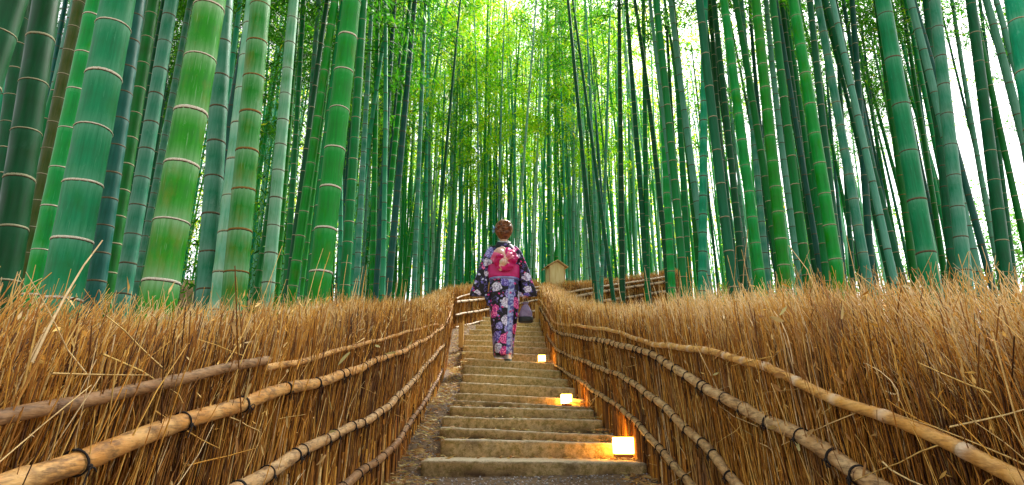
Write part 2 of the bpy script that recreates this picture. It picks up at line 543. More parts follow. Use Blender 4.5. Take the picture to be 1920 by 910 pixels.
# ------------------------------------------------------------------ the ground
_gy = np.array([-30, -6, -0.5, 2, 4, 6, 8, 10.5, 13, 18, 30, 60, 300.])
def _base_at(f, y):
    return np.interp(y, f.p[:, 1], f.base)
_gz = []
for y in _gy:
    if y < -0.5: _gz.append(float(_base_at(FR, -0.5)) + (y + 0.5) * 0.08)
    elif y <= 10.6: _gz.append(0.5 * float(_base_at(FR, y) + _base_at(FL, y)))
    else: _gz.append(_gz[7] + (min(y, 45) - 10.5) * 0.17)
_gz = np.array(_gz)
def ground_z(x, y):
    z = np.interp(y, _gy, _gz)
    x = np.asarray(x, float)
    z = z - 0.10 * np.clip(x - 3.5, 0, 60) + 0.20 * np.clip(-x - 1.6, 0, 14)
    return z + 0.03 * np.sin(x * 1.7 + 0.6 * np.asarray(y)) + 0.03 * np.sin(np.asarray(y) * 1.1)
gx = np.unique(np.r_[np.linspace(-200, -20, 10), np.linspace(-20, -1.4, 38), np.linspace(-1.4, 1.7, 32), np.linspace(1.7, 20, 36), np.linspace(20, 200, 10)])
gyy = np.unique(np.r_[np.linspace(-60, -2, 8), np.linspace(-2, 20, 90), np.linspace(20, 60, 40), np.linspace(60, 300, 10)])
GX, GY = np.meshgrid(gx, gyy, indexing='ij')
GZ = ground_z(GX, GY) + rng.normal(0, 0.008, GX.shape)
inpath = (GX > -0.75) & (GX < 0.95) & (GY < 11.4)
GZ = GZ - np.where(inpath, 0.35, 0.0)
ii = np.arange(GX.size).reshape(GX.shape)
gq = np.stack([ii[:-1, :-1], ii[1:, :-1], ii[1:, 1:], ii[:-1, 1:]], -1).reshape(-1, 4)
link('ground', np_mesh('ground', np.stack([GX, GY, GZ], -1), gq, mats=[GROUND]), kind='structure', label='brown leaf-littered forest floor under the bamboo')

# ------------------------------------------------------------------ stairs
NOSE = 0.80    # how far the line of the step edges lies below eye level, measured straight down under the camera
SLOPE = math.tan(PITCH - math.atan(90 / FPX))
def nose_hit(px, py):
    d = ray(px, py)
    # z = EYE - NOSE + SLOPE*y
    t = -NOSE / (d.z - SLOPE * d.y)
    return C0 + d * t
STEP_PX = [  # left end x, y of the upper edge there; right end x, y
    (790, 862.5, 1213, 868), (826, 823.5, 1150, 831), (824, 800.5, 1144, 815), (830, 781, 1117, 787), (843, 761.5, 1098, 768), (850, 750.5, 1082, 761.5), (855, 736.5, 1056, 746),
    (862, 716.5, 1056, 726.5), (868, 701, 1049, 710.5), (869, 685, 1031, 694), (869, 672, 1032, 681), (866, 658.5, 1031, 665.5)]
steps = []   # [x left, x right, mean y, mean z, y left, y right, z left, z right]
def add_step(pa, pb, xr):
    k = (xr - pa.x) / (pb.x - pa.x)
    pb = pa + (pb - pa) * k
    if pa.x < -0.42:
        pa = pa + (pb - pa) * ((-0.42 - pa.x) / (pb.x - pa.x))
    steps.append([pa.x, pb.x, 0.5 * (pa.y + pb.y), 0.5 * (pa.z + pb.z), pa.y, pb.y, pa.z, pb.z])
for k, (a, ya, b, yb) in enumerate(STEP_PX):
    pa, pb = nose_hit(a, ya), nose_hit(b, yb)
    add_step(pa, pb, min(0.72, max(pb.x, 0.67)))
ylast = steps[-1][2]
for (a, b, y), dy in zip([(868, 1030, 648), (869, 1028, 637.5), (870, 1022, 627), (880, 1018, 617.5), (892, 1014, 609), (900, 1012, 601), (905, 1012, 594)], np.arange(1, 8) * 0.42):
    pa, pb = at_y(a, y, ylast + dy + .06), at_y(b, y + 4, ylast + dy - .06)
    add_step(pa, pb, max(pb.x, 0.6))
stairs = link('stone_stairs', None, loc=(0, steps[0][2], steps[0][3] - 0.1), label='weathered mossy stone stairs climbing between the two brushwood fences', cat='stairs')
def step_mesh(k):
    x0, x1, y0, z, yl, yr, zl, zr = steps[k]
    dep = (steps[k + 1][2] - y0 + 0.16) if k + 1 < len(steps) else 1.4
    drop = z - (steps[k - 1][3] if k else z - 0.06)      # height of the riser
    nx = 60
    xs = np.linspace(x0, x1, nx)
    # profile of the block, measured down from the nose: foot of the riser, worn nose, then back over the tread
    prof = [(0.004, -drop - .14), (0.0, -drop - .06)] + [(0.0, -drop * (1 - t)) for t in (0.0, 0.25, 0.5, 0.7, 0.85, 0.94)] + [(0.004, -0.0025), (0.012, 0)] + \
           [(0.012 + (dep - 0.012) * t, 0.002 * t) for t in (0.1, 0.3, 0.55, 0.8, 1.0)] + [(dep, -drop - .14)]
    prof = np.array(prof)
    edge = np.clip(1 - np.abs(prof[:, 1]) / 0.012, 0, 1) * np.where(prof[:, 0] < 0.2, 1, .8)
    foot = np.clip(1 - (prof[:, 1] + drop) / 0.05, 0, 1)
    M = len(prof)
    V = np.zeros((nx, M, 3))
    wob = np.cumsum(rng.normal(0, 0.0016, nx)); wob -= np.linspace(wob[0], wob[-1], nx)
    wz = np.cumsum(rng.normal(0, 0.0006, nx)); wz -= np.linspace(wz[0], wz[-1], nx)
    for i, x in enumerate(xs):
        e = min(i, nx - 1 - i); t = i / (nx - 1)
        rnd = 0.004 if e == 0 else 0
        V[i, :, 0] = x + rng.normal(0, .001)
        V[i, :, 1] = yl + (yr - yl) * t + prof[:, 0] + wob[i] + rng.normal(0, 0.0018, M) + rnd * (prof[:, 0] < .1)
        V[i, :, 2] = zl + (zr - zl) * t + prof[:, 1] + (wz[i] + rng.normal(0, 0.0012, M) - rnd) * (prof[:, 1] > -drop)
    idx = np.arange(nx * M).reshape(nx, M)
    q = np.stack([idx[:-1, :-1], idx[1:, :-1], idx[1:, 1:], idx[:-1, 1:]], -1).reshape(-1, 4)
    caps = []
    for i, rev in ((0, False), (nx - 1, True)):
        ring = list(idx[i])
        c = V[i].mean(0)
        for a, b in zip(ring, ring[1:] + ring[:1]):
            caps.append((a, b, -1 - (1 if rev else 0)) if not rev else (b, a, -2))
    verts = np.vstack([V.reshape(-1, 3), V[0].mean(0), V[-1].mean(0)])
    n = nx * M
    tri = np.array([(a, b, n if c == -1 else n + 1) for a, b, c in caps])
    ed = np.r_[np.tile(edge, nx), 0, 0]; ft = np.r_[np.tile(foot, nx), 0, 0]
    off = np.array([0, steps[0][2], steps[0][3] - 0.1])
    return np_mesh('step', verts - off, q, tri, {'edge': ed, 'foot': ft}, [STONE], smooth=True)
for k in range(len(steps)):
    link('step', step_mesh(k), stairs)

# gravel path beside and below the stairs
sy = np.array([-4.0, -0.5] + [q[2] for q in steps] + [steps[-1][2] + 1.6, steps[-1][2] + 3.5])
r0 = steps[0][3] - 0.042
sz = np.array([r0 - 0.40, r0 - 0.24] + [r0] + [q[3] for q in steps[:-1]] + [steps[-1][3] - .02, steps[-1][3] + 0.12])
sx0 = np.interp(sy, [q[2] for q in steps], [q[0] for q in steps])
_skew = np.mean([(q[5] - q[4]) / (q[1] - q[0]) for q in steps])
def path_z(x, y):
    yc = y - _skew * (np.asarray(x) - 0.15)
    z = np.interp(yc, sy, sz) - 0.022
    le = np.interp(y, [q[2] for q in steps], [q[0] for q in steps])
    side = np.clip((le + 0.02 - x) / 0.06, 0, 1) * np.clip((y - steps[0][2]) / .3, 0, 1)
    re = np.interp(y, [q[2] for q in steps], [q[1] for q in steps])
    side2 = np.clip((x - re + .0) / 0.05, 0, 1) * np.clip((y - steps[0][2]) / .3, 0, 1)
    return z + 0.05 * side + 0.035 * side2
px_ = np.linspace(-0.85, 1.05, 70)
py_ = np.linspace(-2.0, steps[-1][2] + 3.2, 330)
PX, PY = np.meshgrid(px_, py_, indexing='ij')
PZ = path_z(PX, PY) + rng.normal(0, 0.0022, PX.shape)
ii = np.arange(PX.size).reshape(PX.shape)
pq = np.stack([ii[:-1, :-1], ii[1:, :-1], ii[1:, 1:], ii[:-1, 1:]], -1).reshape(-1, 4)
link('path', np_mesh('path', np.stack([PX, PY, PZ], -1), pq, mats=[GRAVEL_BED]), kind='structure', label='grey gravel path beside and below the stone stairs')
# loose pebbles
N = 9000
gx_ = rng.uniform(-0.55, 0.75, N); gy_ = 1.9 + 6.5 * rng.random(N) ** 1.6
le = np.interp(gy_, [q[2] for q in steps], [q[0] for q in steps]); re = np.interp(gy_, [q[2] for q in steps], [q[1] for q in steps])
keep = (gy_ < steps[0][2] - 0.02) | (gx_ < le - 0.01) | (gx_ > re + 0.01)
gx_, gy_ = gx_[keep], gy_[keep]; N = len(gx_)
octv = np.array([(1, 0, 0), (0, 1, 0), (-1, 0, 0), (0, -1, 0), (0, 0, 1), (0, 0, -1)], float)
octf = np.array([(0, 1, 4), (1, 2, 4), (2, 3, 4), (3, 0, 4), (1, 0, 5), (2, 1, 5), (3, 2, 5), (0, 3, 5)])
sc = rng.uniform(0.0025, 0.0075, (N, 1, 1)) * rng.uniform(0.7, 1.3, (N, 1, 3))
an = rng.uniform(0, 6.28, N); ca, sa = np.cos(an), np.sin(an)
ov = octv[None] * sc * rng.uniform(0.75, 1.25, (N, 6, 1))
ox = ov[..., 0] * ca[:, None] - ov[..., 1] * sa[:, None]; oy = ov[..., 0] * sa[:, None] + ov[..., 1] * ca[:, None]
ov = np.stack([ox, oy, ov[..., 2] * .8], -1) + np.stack([gx_, gy_, path_z(gx_, gy_) + 0.001], -1)[:, None, :]
ot = (octf[None] + (np.arange(N) * 6)[:, None, None]).reshape(-1, 3)
link('gravel', np_mesh('gravel', ov, None, ot, {'tint': np.repeat(rng.random(N), 6)}, [PEBBLE], smooth=False), kind='stuff', label='loose grey gravel lying along the stairs')

# fallen twigs, straw and dry leaves on the path
N = 5200
lx = np.where(rng.random(N) < 0.72, -0.47 + np.abs(rng.normal(0, 0.10, N)), 0.68 - np.abs(rng.normal(0, 0.06, N)))
ly = np.where(rng.random(N) < .6, 2.0 + 6.5 * rng.random(N) ** 1.3, 7.0 + 5.0 * rng.random(N)); lx = np.where((ly > 7.5) & (lx < 0), lx - rng.uniform(0, .2, N), lx)
le = np.interp(ly, [q[2] for q in steps], [q[0] for q in steps]); re = np.interp(ly, [q[2] for q in steps], [q[1] for q in steps])
on_step = (ly > steps[0][2]) & (lx > le) & (lx < re)
tz = np.array([max([q[3] for q in steps if q[2] <= y] or [0]) for y in ly])
lz = np.where(on_step, tz + 0.004, path_z(lx, ly) + 0.004)
a = rng.uniform(0, 6.28, N)
d = np.stack([np.cos(a), np.sin(a), rng.uniform(-0.05, 0.25, N)], 1); d /= np.linalg.norm(d, axis=1, keepdims=True)
v, q, t = leaves(np.stack([lx, ly, lz], 1), d, rng.uniform(0.02, 0.075, N), rng.uniform(0.003, 0.012, N), rng.random(N))
link('fallen_leaves', np_mesh('fallen_leaves', v, q, None, {'tint': t}, [DRYLEAF]), kind='stuff', label='dry straw and fallen bamboo leaves along the edges of the stairs')

N = 700
ks = rng.integers(0, 12, N)
V_ = []
for k in ks:
    q = steps[k]; t = rng.random() if rng.random() < .5 else (rng.random() ** 3 if rng.random() < .4 else 1 - rng.random() ** 3)
    dep = steps[k + 1][2] - q[2]
    V_.append((q[0] + (q[1] - q[0]) * (0.01 + .98 * t), q[4] + (q[5] - q[4]) * t + dep * (1 - .06 - .8 * rng.random() ** 2.2), q[6] + (q[7] - q[6]) * t + 0.006))
a = rng.uniform(0, 6.28, N)
d = np.stack([np.cos(a), np.sin(a), rng.uniform(-0.02, 0.3, N)], 1); d /= np.linalg.norm(d, axis=1, keepdims=True)
v, q, t = leaves(np.array(V_), d, rng.uniform(0.015, 0.05, N), rng.uniform(0.004, 0.011, N), rng.random(N))
link('leaf_litter', np_mesh('leaf_litter', v, q, None, {'tint': t}, [DRYLEAF]), kind='stuff', label='brown leaf bits lying on the stone treads')

# ------------------------------------------------------------------ brushwood fences
def brush(line, seed, near, lean_t, dens=1.0, out=0.0, u0=0.0, u1=None, tone=0.52):
    """all the brushwood of one fence: thick upright stakes at the foot, packed twigs over the face, loose broom-like twigs on the crest"""
    g = np.random.default_rng(seed)
    bag = Bag()
    u1 = line.len if u1 is None else u1
    def sample(per_m):
        """positions along the fence, number per metre falling with distance"""
        us = np.linspace(u0, u1, 400)
        y = np.interp(us, line.s, line.p[:, 1])
        dn = per_m / (1 + np.clip(y - 1.0, 0, 20) * 0.36) * dens
        n = int(np.trapz(dn, us))
        c = np.r_[0, np.cumsum((dn[1:] + dn[:-1]) / 2 * np.diff(us))]
        return np.interp(g.random(n) * c[-1], c, us)
    def rad(y, r):
        return r * (1 + np.clip(y - 1.0, 0, 20) * 0.20)
    clump = lambda u, k: 0.5 + 0.5 * np.sin(u * k + 3 * np.sin(u * k * 0.37 + seed))
    # 1 stakes at the foot
    u = sample(190)
    x, y, tx, ty, nx, ny, b, t = line.at(u)
    n = len(u); o = g.uniform(-0.012, 0.012, n)
    h = g.uniform(0.20, 0.33, n)
    K = 4; s = np.linspace(0, 1, K)
    P = np.zeros((n, K, 3))
    ln = g.normal(0, 0.03, n)
    for k in range(K):
        P[:, k, 0] = x + nx * (o + .004) + tx * ln * s[k] * h; P[:, k, 1] = y + ny * (o + .004) + ty * ln * s[k] * h
        P[:, k, 2] = b - 0.06 + (h + 0.06) * s[k]
    rr = rad(y, g.uniform(0.0025, 0.0055, n))[:, None] * np.array([1, 1, .95, .8])[None]
    bag.add(*tubes(P, rr, 4, np.clip(g.normal(0.34, 0.2, n) + 0.25 * (g.random(n) < .15), 0, 1)))
    # 2 packed twigs on the face
    u = sample(1900)
    x, y, tx, ty, nx, ny, b, t = line.at(u)
    n = len(u); H = t - b
    z0 = g.uniform(0.0, 0.62, n) * H; L = g.uniform(0.25, 0.55, n)
    z1 = np.minimum(z0 + L, H * g.uniform(0.78, 0.97, n))
    o = g.uniform(-0.045, 0.016, n)
    K = 5; s = np.linspace(0, 1, K)
    P = np.zeros((n, K, 3))
    ln = lean_t * .35 + np.where(g.random(n) < .2, g.normal(0, .32, n), g.normal(0, .10, n)); bow = g.normal(0, 0.008, n); outw = g.normal(0.0, 0.02, n)
    for k in range(K):
        zz = z0 + (z1 - z0) * s[k]
        jt = g.normal(0, 0.0022, n)
        al = ln * (zz - z0) + bow * np.sin(s[k] * np.pi) + jt
        of = o + outw * s[k] + g.normal(0, 0.0012, n)
        P[:, k, 0] = x + nx * of + tx * al; P[:, k, 1] = y + ny * of + ty * al; P[:, k, 2] = b + zz
    rr = rad(y, g.uniform(0.0007, 0.0018, n))[:, None] * np.linspace(1, .65, K)[None]
    tint = np.clip(g.normal(0.40, 0.24, n) + 0.2 * (clump(u, 5.0) - .5) + 0.3 * (g.random(n) < .07), 0, 1)
    bag.add(*tubes(P, rr, 3, tint))
    # 3 the loose crest: fans out over the whole depth of the hedge
    u = sample(3500)
    x, y, tx, ty, nx, ny, b, t = line.at(u)
    n = len(u); H = t - b
    dpt = np.where(g.random(n) < .5, g.uniform(-0.06, -0.008, n), g.uniform(-0.28, -0.03, n))
    crest = H - 0.012 + 0.04 * (clump(u, 7.0) - .5) + g.normal(0, 0.018, n) - 0.2 * np.clip(-dpt - .12, 0, 1) ** 1.0 - np.where(dpt > -0.06, g.uniform(0.0, 0.13, n), 0)
    L = g.uniform(0.08, 0.22, n)
    z0 = crest - L
    K = 4; s = np.linspace(0, 1, K)
    P = np.zeros((n, K, 3))
    ln = g.normal(lean_t, 1.0, n) * 0 + lean_t + np.where(g.random(n) < .3, g.normal(0, .55, n), g.normal(0, .24, n)); fo = g.normal(0.03 + out, 0.12, n) * (dpt > -0.16) + g.normal(0, 0.14, n) * (dpt <= -0.16)
    bow = g.normal(0, 0.009, n)
    for k in range(K):
        zz = z0 + L * s[k]
        al = ln * L * s[k] + bow * np.sin(s[k] * np.pi) + g.normal(0, 0.003, n)
        of = dpt - 0.02 + fo * L * s[k] ** 1.4 + g.normal(0, 0.003, n)
        P[:, k, 0] = x + nx * of + tx * al; P[:, k, 1] = y + ny * of + ty * al; P[:, k, 2] = b + zz
    rr = rad(y, g.uniform(0.0005, 0.00115, n))[:, None] * np.linspace(1.05, .55, K)[None]
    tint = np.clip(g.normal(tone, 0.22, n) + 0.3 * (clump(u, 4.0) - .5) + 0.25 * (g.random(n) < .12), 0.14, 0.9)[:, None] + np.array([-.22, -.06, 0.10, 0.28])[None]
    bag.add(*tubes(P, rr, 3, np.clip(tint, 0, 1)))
    # side shoots on some crest twigs
    m = g.random(n) < 0.36
    Pm = P[m]; nm = len(Pm)
    st = Pm[:, 2]
    dr = Pm[:, 3] - Pm[:, 1]; dr /= np.linalg.norm(dr, axis=1, keepdims=True)
    dr = dr + g.normal(0, 0.35, (nm, 3)); dr /= np.linalg.norm(dr, axis=1, keepdims=True)
    ll = g.uniform(0.03, 0.08, nm)
    Q = np.stack([st, st + dr * (ll * .5)[:, None] + g.normal(0, .003, (nm, 3)), st + dr * ll[:, None]], 1)
    bag.add(*tubes(Q, rr[m][:, 1:4] * .75, 3, np.clip(tint[m][:, 1:4] + .1, 0, 1)))
    # flakes of bark and leaf caught in the brush
    u = sample(420)
    x, y, tx, ty, nx, ny, b, t = line.at(u)
    n = len(u); H = t - b
    zf = np.where(g.random(n) < .6, g.uniform(.62, 1.0, n), g.uniform(.02, .7, n))
    o = g.uniform(-.01, .022, n)
    p = np.stack([x + nx * o, y + ny * o, b + H * zf], 1)
    dr = np.stack([tx * g.normal(0, .6, n) + nx * .1, ty * g.normal(0, .6, n) + ny * .1, g.normal(0.3, .7, n)], 1); dr /= np.linalg.norm(dr, axis=1, keepdims=True)
    far_ = 1 + np.clip(y - 1, 0, 20) * .12
    v_, q_, t_ = leaves(p, dr, g.uniform(.008, .030, n) * far_, g.uniform(.002, .006, n) * far_, np.clip(g.normal(.75, .18, n), 0, 1))
    bag.add(v_, q_, t_)
    # 4 stray stalks: some across the face, some standing high above the crest
    u = sample(55)
    x, y, tx, ty, nx, ny, b, t = line.at(u)
    n = len(u); H = t - b
    hi = (g.random(n) < 0.30) & (y > 1.3)
    z0 = np.where(hi, H - 0.2, g.uniform(0.1, 0.9, n) * H); L = np.where(hi, g.uniform(0.22, 0.40, n), g.uniform(0.08, 0.3, n))
    s = np.linspace(0, 1, 5)
    el = np.where(hi, g.uniform(0.9, 1.5, n), g.uniform(-0.3, 1.4, n)); sg = np.where(g.random(n) < .75, 1, -1) * np.sign(lean_t)
    o = np.where(hi, g.uniform(-.2, 0, n), g.uniform(0.012, 0.03, n)); K = 5
    P = np.zeros((n, K, 3)); bow = g.normal(0, 0.02, n)
    for k in range(K):
        al = sg * np.cos(el) * L * s[k] + bow * np.sin(s[k] * np.pi); zz = z0 + np.sin(el) * L * s[k]
        of = o + 0.05 * L * s[k] + g.normal(0, .002, n)
        P[:, k, 0] = x + nx * of + tx * al; P[:, k, 1] = y + ny * of + ty * al; P[:, k, 2] = b + zz
    rr = rad(y, g.uniform(0.0008, 0.0017, n))[:, None] * np.linspace(1.1, .5, K)[None]
    bag.add(*tubes(P, rr, 3, np.clip(g.normal(0.85, 0.12, n), 0, 1)))
    return bag

def fence_core(line, thick):
    """the packed body behind the visible twigs"""
    u = np.linspace(0, line.len, 120)
    x, y, tx, ty, nx, ny, b, t = line.at(u)
    H = t - b
    ring = [(-0.045, -0.10, 0), (-0.035, 0.25, 0), (-0.045, 0, 0.62), (-0.07, 0, 0.80), (-0.14, 0, 0.89), (-thick + .09, 0, 0.90), (-thick + .02, 0, 0.78), (-thick, -0.10, 0)]
    V = np.zeros((len(u), len(ring), 3))
    for j, (o, za, zf) in enumerate(ring):
        V[:, j, 0] = x + nx * o; V[:, j, 1] = y + ny * o; V[:, j, 2] = b + za + zf * H + (0.012 * np.sin(u * 23 + j) if zf else 0)
    n, m = len(u), len(ring)
    idx = np.arange(n * m).reshape(n, m)
    i0, i1 = idx[:-1], idx[1:]
    q = np.stack([i0, np.roll(i0, -1, 1), np.roll(i1, -1, 1), i1], -1).reshape(-1, 4)
    caps = np.array([(idx[0, 0], idx[0, j], idx[0, j + 1]) for j in range(1, m - 1)] + [(idx[-1, 0], idx[-1, j + 1], idx[-1, j]) for j in range(1, m - 1)])
    return np_mesh('core', V, q, caps, mats=[CORE])

def rail_mesh(pts, r, mat, seed, node_gap=0.17, wob=0.003, sides=12):
    """a bamboo pole along a curve: swollen pale joints, slight bends"""
    g = np.random.default_rng(seed)
    L = float(np.sum(np.linalg.norm(np.diff(np.array(pts), axis=0), axis=1)))
    n = max(12, int(L / 0.010))
    p = catmull(pts, n)
    s = np.linspace(0, L, n)
    for k in range(3):
        ph = g.uniform(0, 6.28, 3)
        p[:, k] += wob * (np.sin(s * 5 + ph[0]) + 0.6 * np.sin(s * 13 + ph[1])) * (1.0 if k != 1 else 0.4)
    rad = r * (1 + 0.05 * np.sin(s * 3 + g.uniform(0, 6)))
    wax = np.zeros(n)
    pos = g.uniform(0, node_gap)
    while pos < L:
        dd = np.abs(s - pos)
        rad = rad * (1 + 0.13 * np.exp(-(dd / 0.008) ** 2))
        wax = np.maximum(wax, np.exp(-(dd / (0.012 if mat is RAIL_CREST else 0.005)) ** 2) * g.uniform(0.5, 1))
        pos += node_gap * g.uniform(0.8, 1.25)
    v, q, t = tubes(p[None], rad[None], sides, wax[None])
    c = len(v)
    v = np.vstack([v, p[0], p[-1]])
    tri = [(c, (i + 1) % sides, i) for i in range(sides)] + [(c + 1, (n - 1) * sides + i, (n - 1) * sides + (i + 1) % sides) for i in range(sides)]
    return np_mesh('rail', v, q, np.array(tri), {'wax': np.r_[t, 0, 0]}, [mat]), p, s

def tie_meshes():
    """rope lashings for a pole of radius 1 lying along local X; front towards local -Y"""
    out = []
    for var in range(3):
        g = np.random.default_rng(90 + var)
        bag = Bag()
        th = np.linspace(0, 2 * np.pi, 21)
        for xo in ((-0.16, 0.05, 0.18) if var != 1 else (-0.1, 0.12)):
            sl = g.uniform(-.25, .25)
            ring = np.stack([xo + sl * np.cos(th), 1.08 * np.cos(th), 1.08 * np.sin(th)], 1)
            bag.add(*tubes(ring[None], np.full((1, 21), 0.085), 5, np.zeros(1)))
        # knot
        kn = np.stack([0.16 * np.cos(th * 1.0), -1.12 - 0.05 * np.cos(3 * th), -0.35 + 0.16 * np.sin(th * 2)], 1)
        bag.add(*tubes(kn[None], np.full((1, 21), 0.12), 5, np.zeros(1)))
        # tails, and a bow loop on one kind
        for sg in (-1, 1):
            e = np.array([sg * g.uniform(0.3, 0.9), -1.15, g.uniform(-1.9, -0.9)])
            m = np.array([sg * 0.35, -1.3, -0.55])
            tl = catmull([(0, -1.15, -0.35), m, e], 8)
            bag.add(*tubes(tl[None], np.full((1, 8), 0.075), 5, np.zeros(1)))
        if var == 0:
            lp = catmull([(0, -1.15, -0.35), (0.7, -1.3, -0.05), (1.3, -1.3, -0.4), (1.0, -1.25, -0.85), (0.3, -1.2, -0.6), (0, -1.15, -0.35)], 18)
            bag.add(*tubes(lp[None], np.full((1, 18), 0.07), 5, np.zeros(1)))
        out.append(bag.mesh('rope_tie', [ROPE]))
    return out
TIES = tie_meshes()
def dry_leaf_meshes():
    out = []
    for k in range(4):
        g = np.random.default_rng(60 + k)
        n = 7; s = np.linspace(0, 1, n)
        w = np.sin(np.pi * np.clip(s * 0.92 + 0.06, 0, 1)) ** 0.8 * 0.12
        curl = g.uniform(-0.5, 0.5)
        V = []
        for i in range(n):
            zc = curl * s[i] ** 2 * 0.5
            V += [(s[i], -w[i], zc + 0.03), (s[i], 0, zc), (s[i], w[i], zc + 0.05 * math.sin(3 * s[i] + k))]
        idx = np.arange(n * 3).reshape(n, 3)
        q = np.stack([idx[:-1, :-1], idx[1:, :-1], idx[1:, 1:], idx[:-1, 1:]], -1).reshape(-1, 4)
        out.append(np_mesh('dry_leaf', V, q, None, {'tint': np.full(n * 3, (0.15, 0.5, 0.7, 1.0)[k])}, [DRYLEAF]))
    return out
DLEAF = dry_leaf_meshes()

def build_fence(line, label, seed, lean_t, dens, thick, railspec, nleaf, out=0.0, group=None):
    x, y, *_r, b, t = line.at(np.array([line.len * 0.4]))
    root = link('brushwood_fence', None, loc=(0, 0, 0), label=label, cat='fence')
    link('core', fence_core(line, thick), root)
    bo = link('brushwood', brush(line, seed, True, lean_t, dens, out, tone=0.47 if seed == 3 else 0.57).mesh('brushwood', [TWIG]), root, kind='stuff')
    for key, r, mat, gap, tie_gap, ext in railspec:
        pts = [Vector(p) for p in line.rails[key]]
        if ext[0]:
            d = (pts[0] - pts[1]).normalized(); pts.insert(0, pts[0] + d * ext[0])
        if ext[1]:
            d = (pts[-1] - pts[-2]).normalized(); pts.append(pts[-1] + d * ext[1])
        o = []
        for p in pts:
            u = float(np.interp(p[line.key], line.p[:, line.key], line.s)) if line.p[-1, line.key] > line.p[0, line.key] else 0
            _, _, _, _, nx, ny, _, _ = line.at(np.array([u]))
            o.append((p.x + float(nx[0]) * (r * 0.9 + .014), p.y + float(ny[0]) * (r * 0.9 + .014), p.z))
        me, pp, ss = rail_mesh(o, r, mat, seed * 7 + key, gap)
        rail = link('rail', me, root)
        if tie_gap:
            g = np.random.default_rng(seed * 31 + key)
            L = ss[-1]; s0 = 0.15
            tan = np.gradient(pp, axis=0); tan /= np.linalg.norm(tan, axis=1, keepdims=True)
            while s0 < L - 0.05:
                i = int(np.searchsorted(ss, s0))
                p, tt = pp[i], Vector(tan[i])
                u = float(np.interp(p[line.key], line.p[:, line.key], line.s))
                _, _, _, _, nx, ny, _, _ = line.at(np.array([u]))
                nrm = Vector((float(nx[0]), float(ny[0]), 0))
                yv = -nrm
                if tt.cross(yv).z < 0: tt = -tt
                zv = tt.cross(yv).normalized(); yv = zv.cross(tt).normalized()
                M = Matrix((tt, yv, zv)).transposed().to_4x4()
                tie = link('rope_tie', TIES[int(g.integers(0, 3))], rail)
                far = 1 + 0.02 * max(0, p[1] - 3)
                tie.matrix_basis = Matrix.Translation(p) @ M @ Matrix.Diagonal((r * far * 1.1, r * far * 1.03, r * far * 1.03, 1))
                s0 += tie_gap * g.uniform(0.75, 1.25) * (1.0 if g.random() > .12 else 0.45)
    g = np.random.default_rng(seed + 500)
    for k in range(nleaf):
        u = np.array([min(line.len, 2.0 + (g.random() ** 1.8) * min(line.len - 2.0, 6.0))])
        x, y, tx, ty, nx, ny, b, t = [float(v[0]) for v in line.at(u)]
        H = t - b
        z = b + H * (g.uniform(0.55, 0.97) if g.random() < .75 else g.uniform(0.1, 0.6))
        lf = link('dry_leaf', DLEAF[int(g.integers(0, 4))], root)
        sc = g.uniform(0.022, 0.05)
        dirv = Vector((tx * g.normal(0, .6) + nx * .2, ty * g.normal(0, .8) + ny * .2, g.normal(0.1, .8))).normalized()
        yv = Vector((nx, ny, 0)).cross(dirv).normalized(); zv = dirv.cross(yv)
        M = Matrix((dirv, yv, zv)).transposed().to_4x4()
        lf.matrix_basis = Matrix.Translation((x + nx * g.uniform(.02, .05), y + ny * g.uniform(.02, .05), z)) @ M @ Matrix.Diagonal((sc, sc, sc, 1))
    return root

build_fence(FL, 'brushwood fence with bamboo rails left of the stairs, tips of brown twigs on top', 3, 0.34, 1.0, 0.30,
            [(1, 0.0085, RAIL_BROWN, 0.22, 0, (0.7, 0)), (5, 0.0072, RAIL_GOLD, 0.19, 0, (0, 0)), (2, 0.0130, RAIL_GOLD, 0.16, 0.21, (0.7, 0)),
             (3, 0.0145, RAIL_TAN, 0.13, 0.17, (1.2, 0)), (4, 0.0145, RAIL_BROWN, 0.12, 0.17, (1.5, 0))], 70)
build_fence(FR, 'brushwood fence with rope-tied bamboo rails right of the stairs beside the lit lamps', 4, 0.26, 1.0, 0.30,
            [(1, 0.0110, RAIL_CREST, 0.15, 0, (0.7, 0)), (2, 0.0152, RAIL_TAN, 0.14, 0.135, (0.8, 0)),
             (3, 0.0145, RAIL_TAN, 0.12, 0.145, (1.2, 0)), (4, 0.0142, RAIL_TAN, 0.12, 0.15, (1.4, 0))], 80)
build_fence(FF, 'distant brushwood fence crossing behind the woman at the top of the stairs', 5, 0.1, 1.0, 0.34,
            [(1, 0.013, RAIL_PALE, 0.2, 0, (0, 0)), (2, 0.021, RAIL_PALE, 0.2, 0.3, (0, 0)), (3, 0.019, RAIL_PALE, 0.2, 0.3, (0, 0)), (4, 0.019, RAIL_PALE, 0.2, 0.3, (0, 0))], 0)
build_fence(FG, 'distant brushwood fence with pale rails beside the small wooden box, seen between stems', 6, 0.1, 1.0, 0.34,
            [(1, 0.022, RAIL_PALE, 0.2, 0, (0, 0)), (2, 0.030, RAIL_PALE, 0.2, 0.3, (0, 0)), (3, 0.030, RAIL_PALE, 0.2, 0.3, (0, 0))], 0)

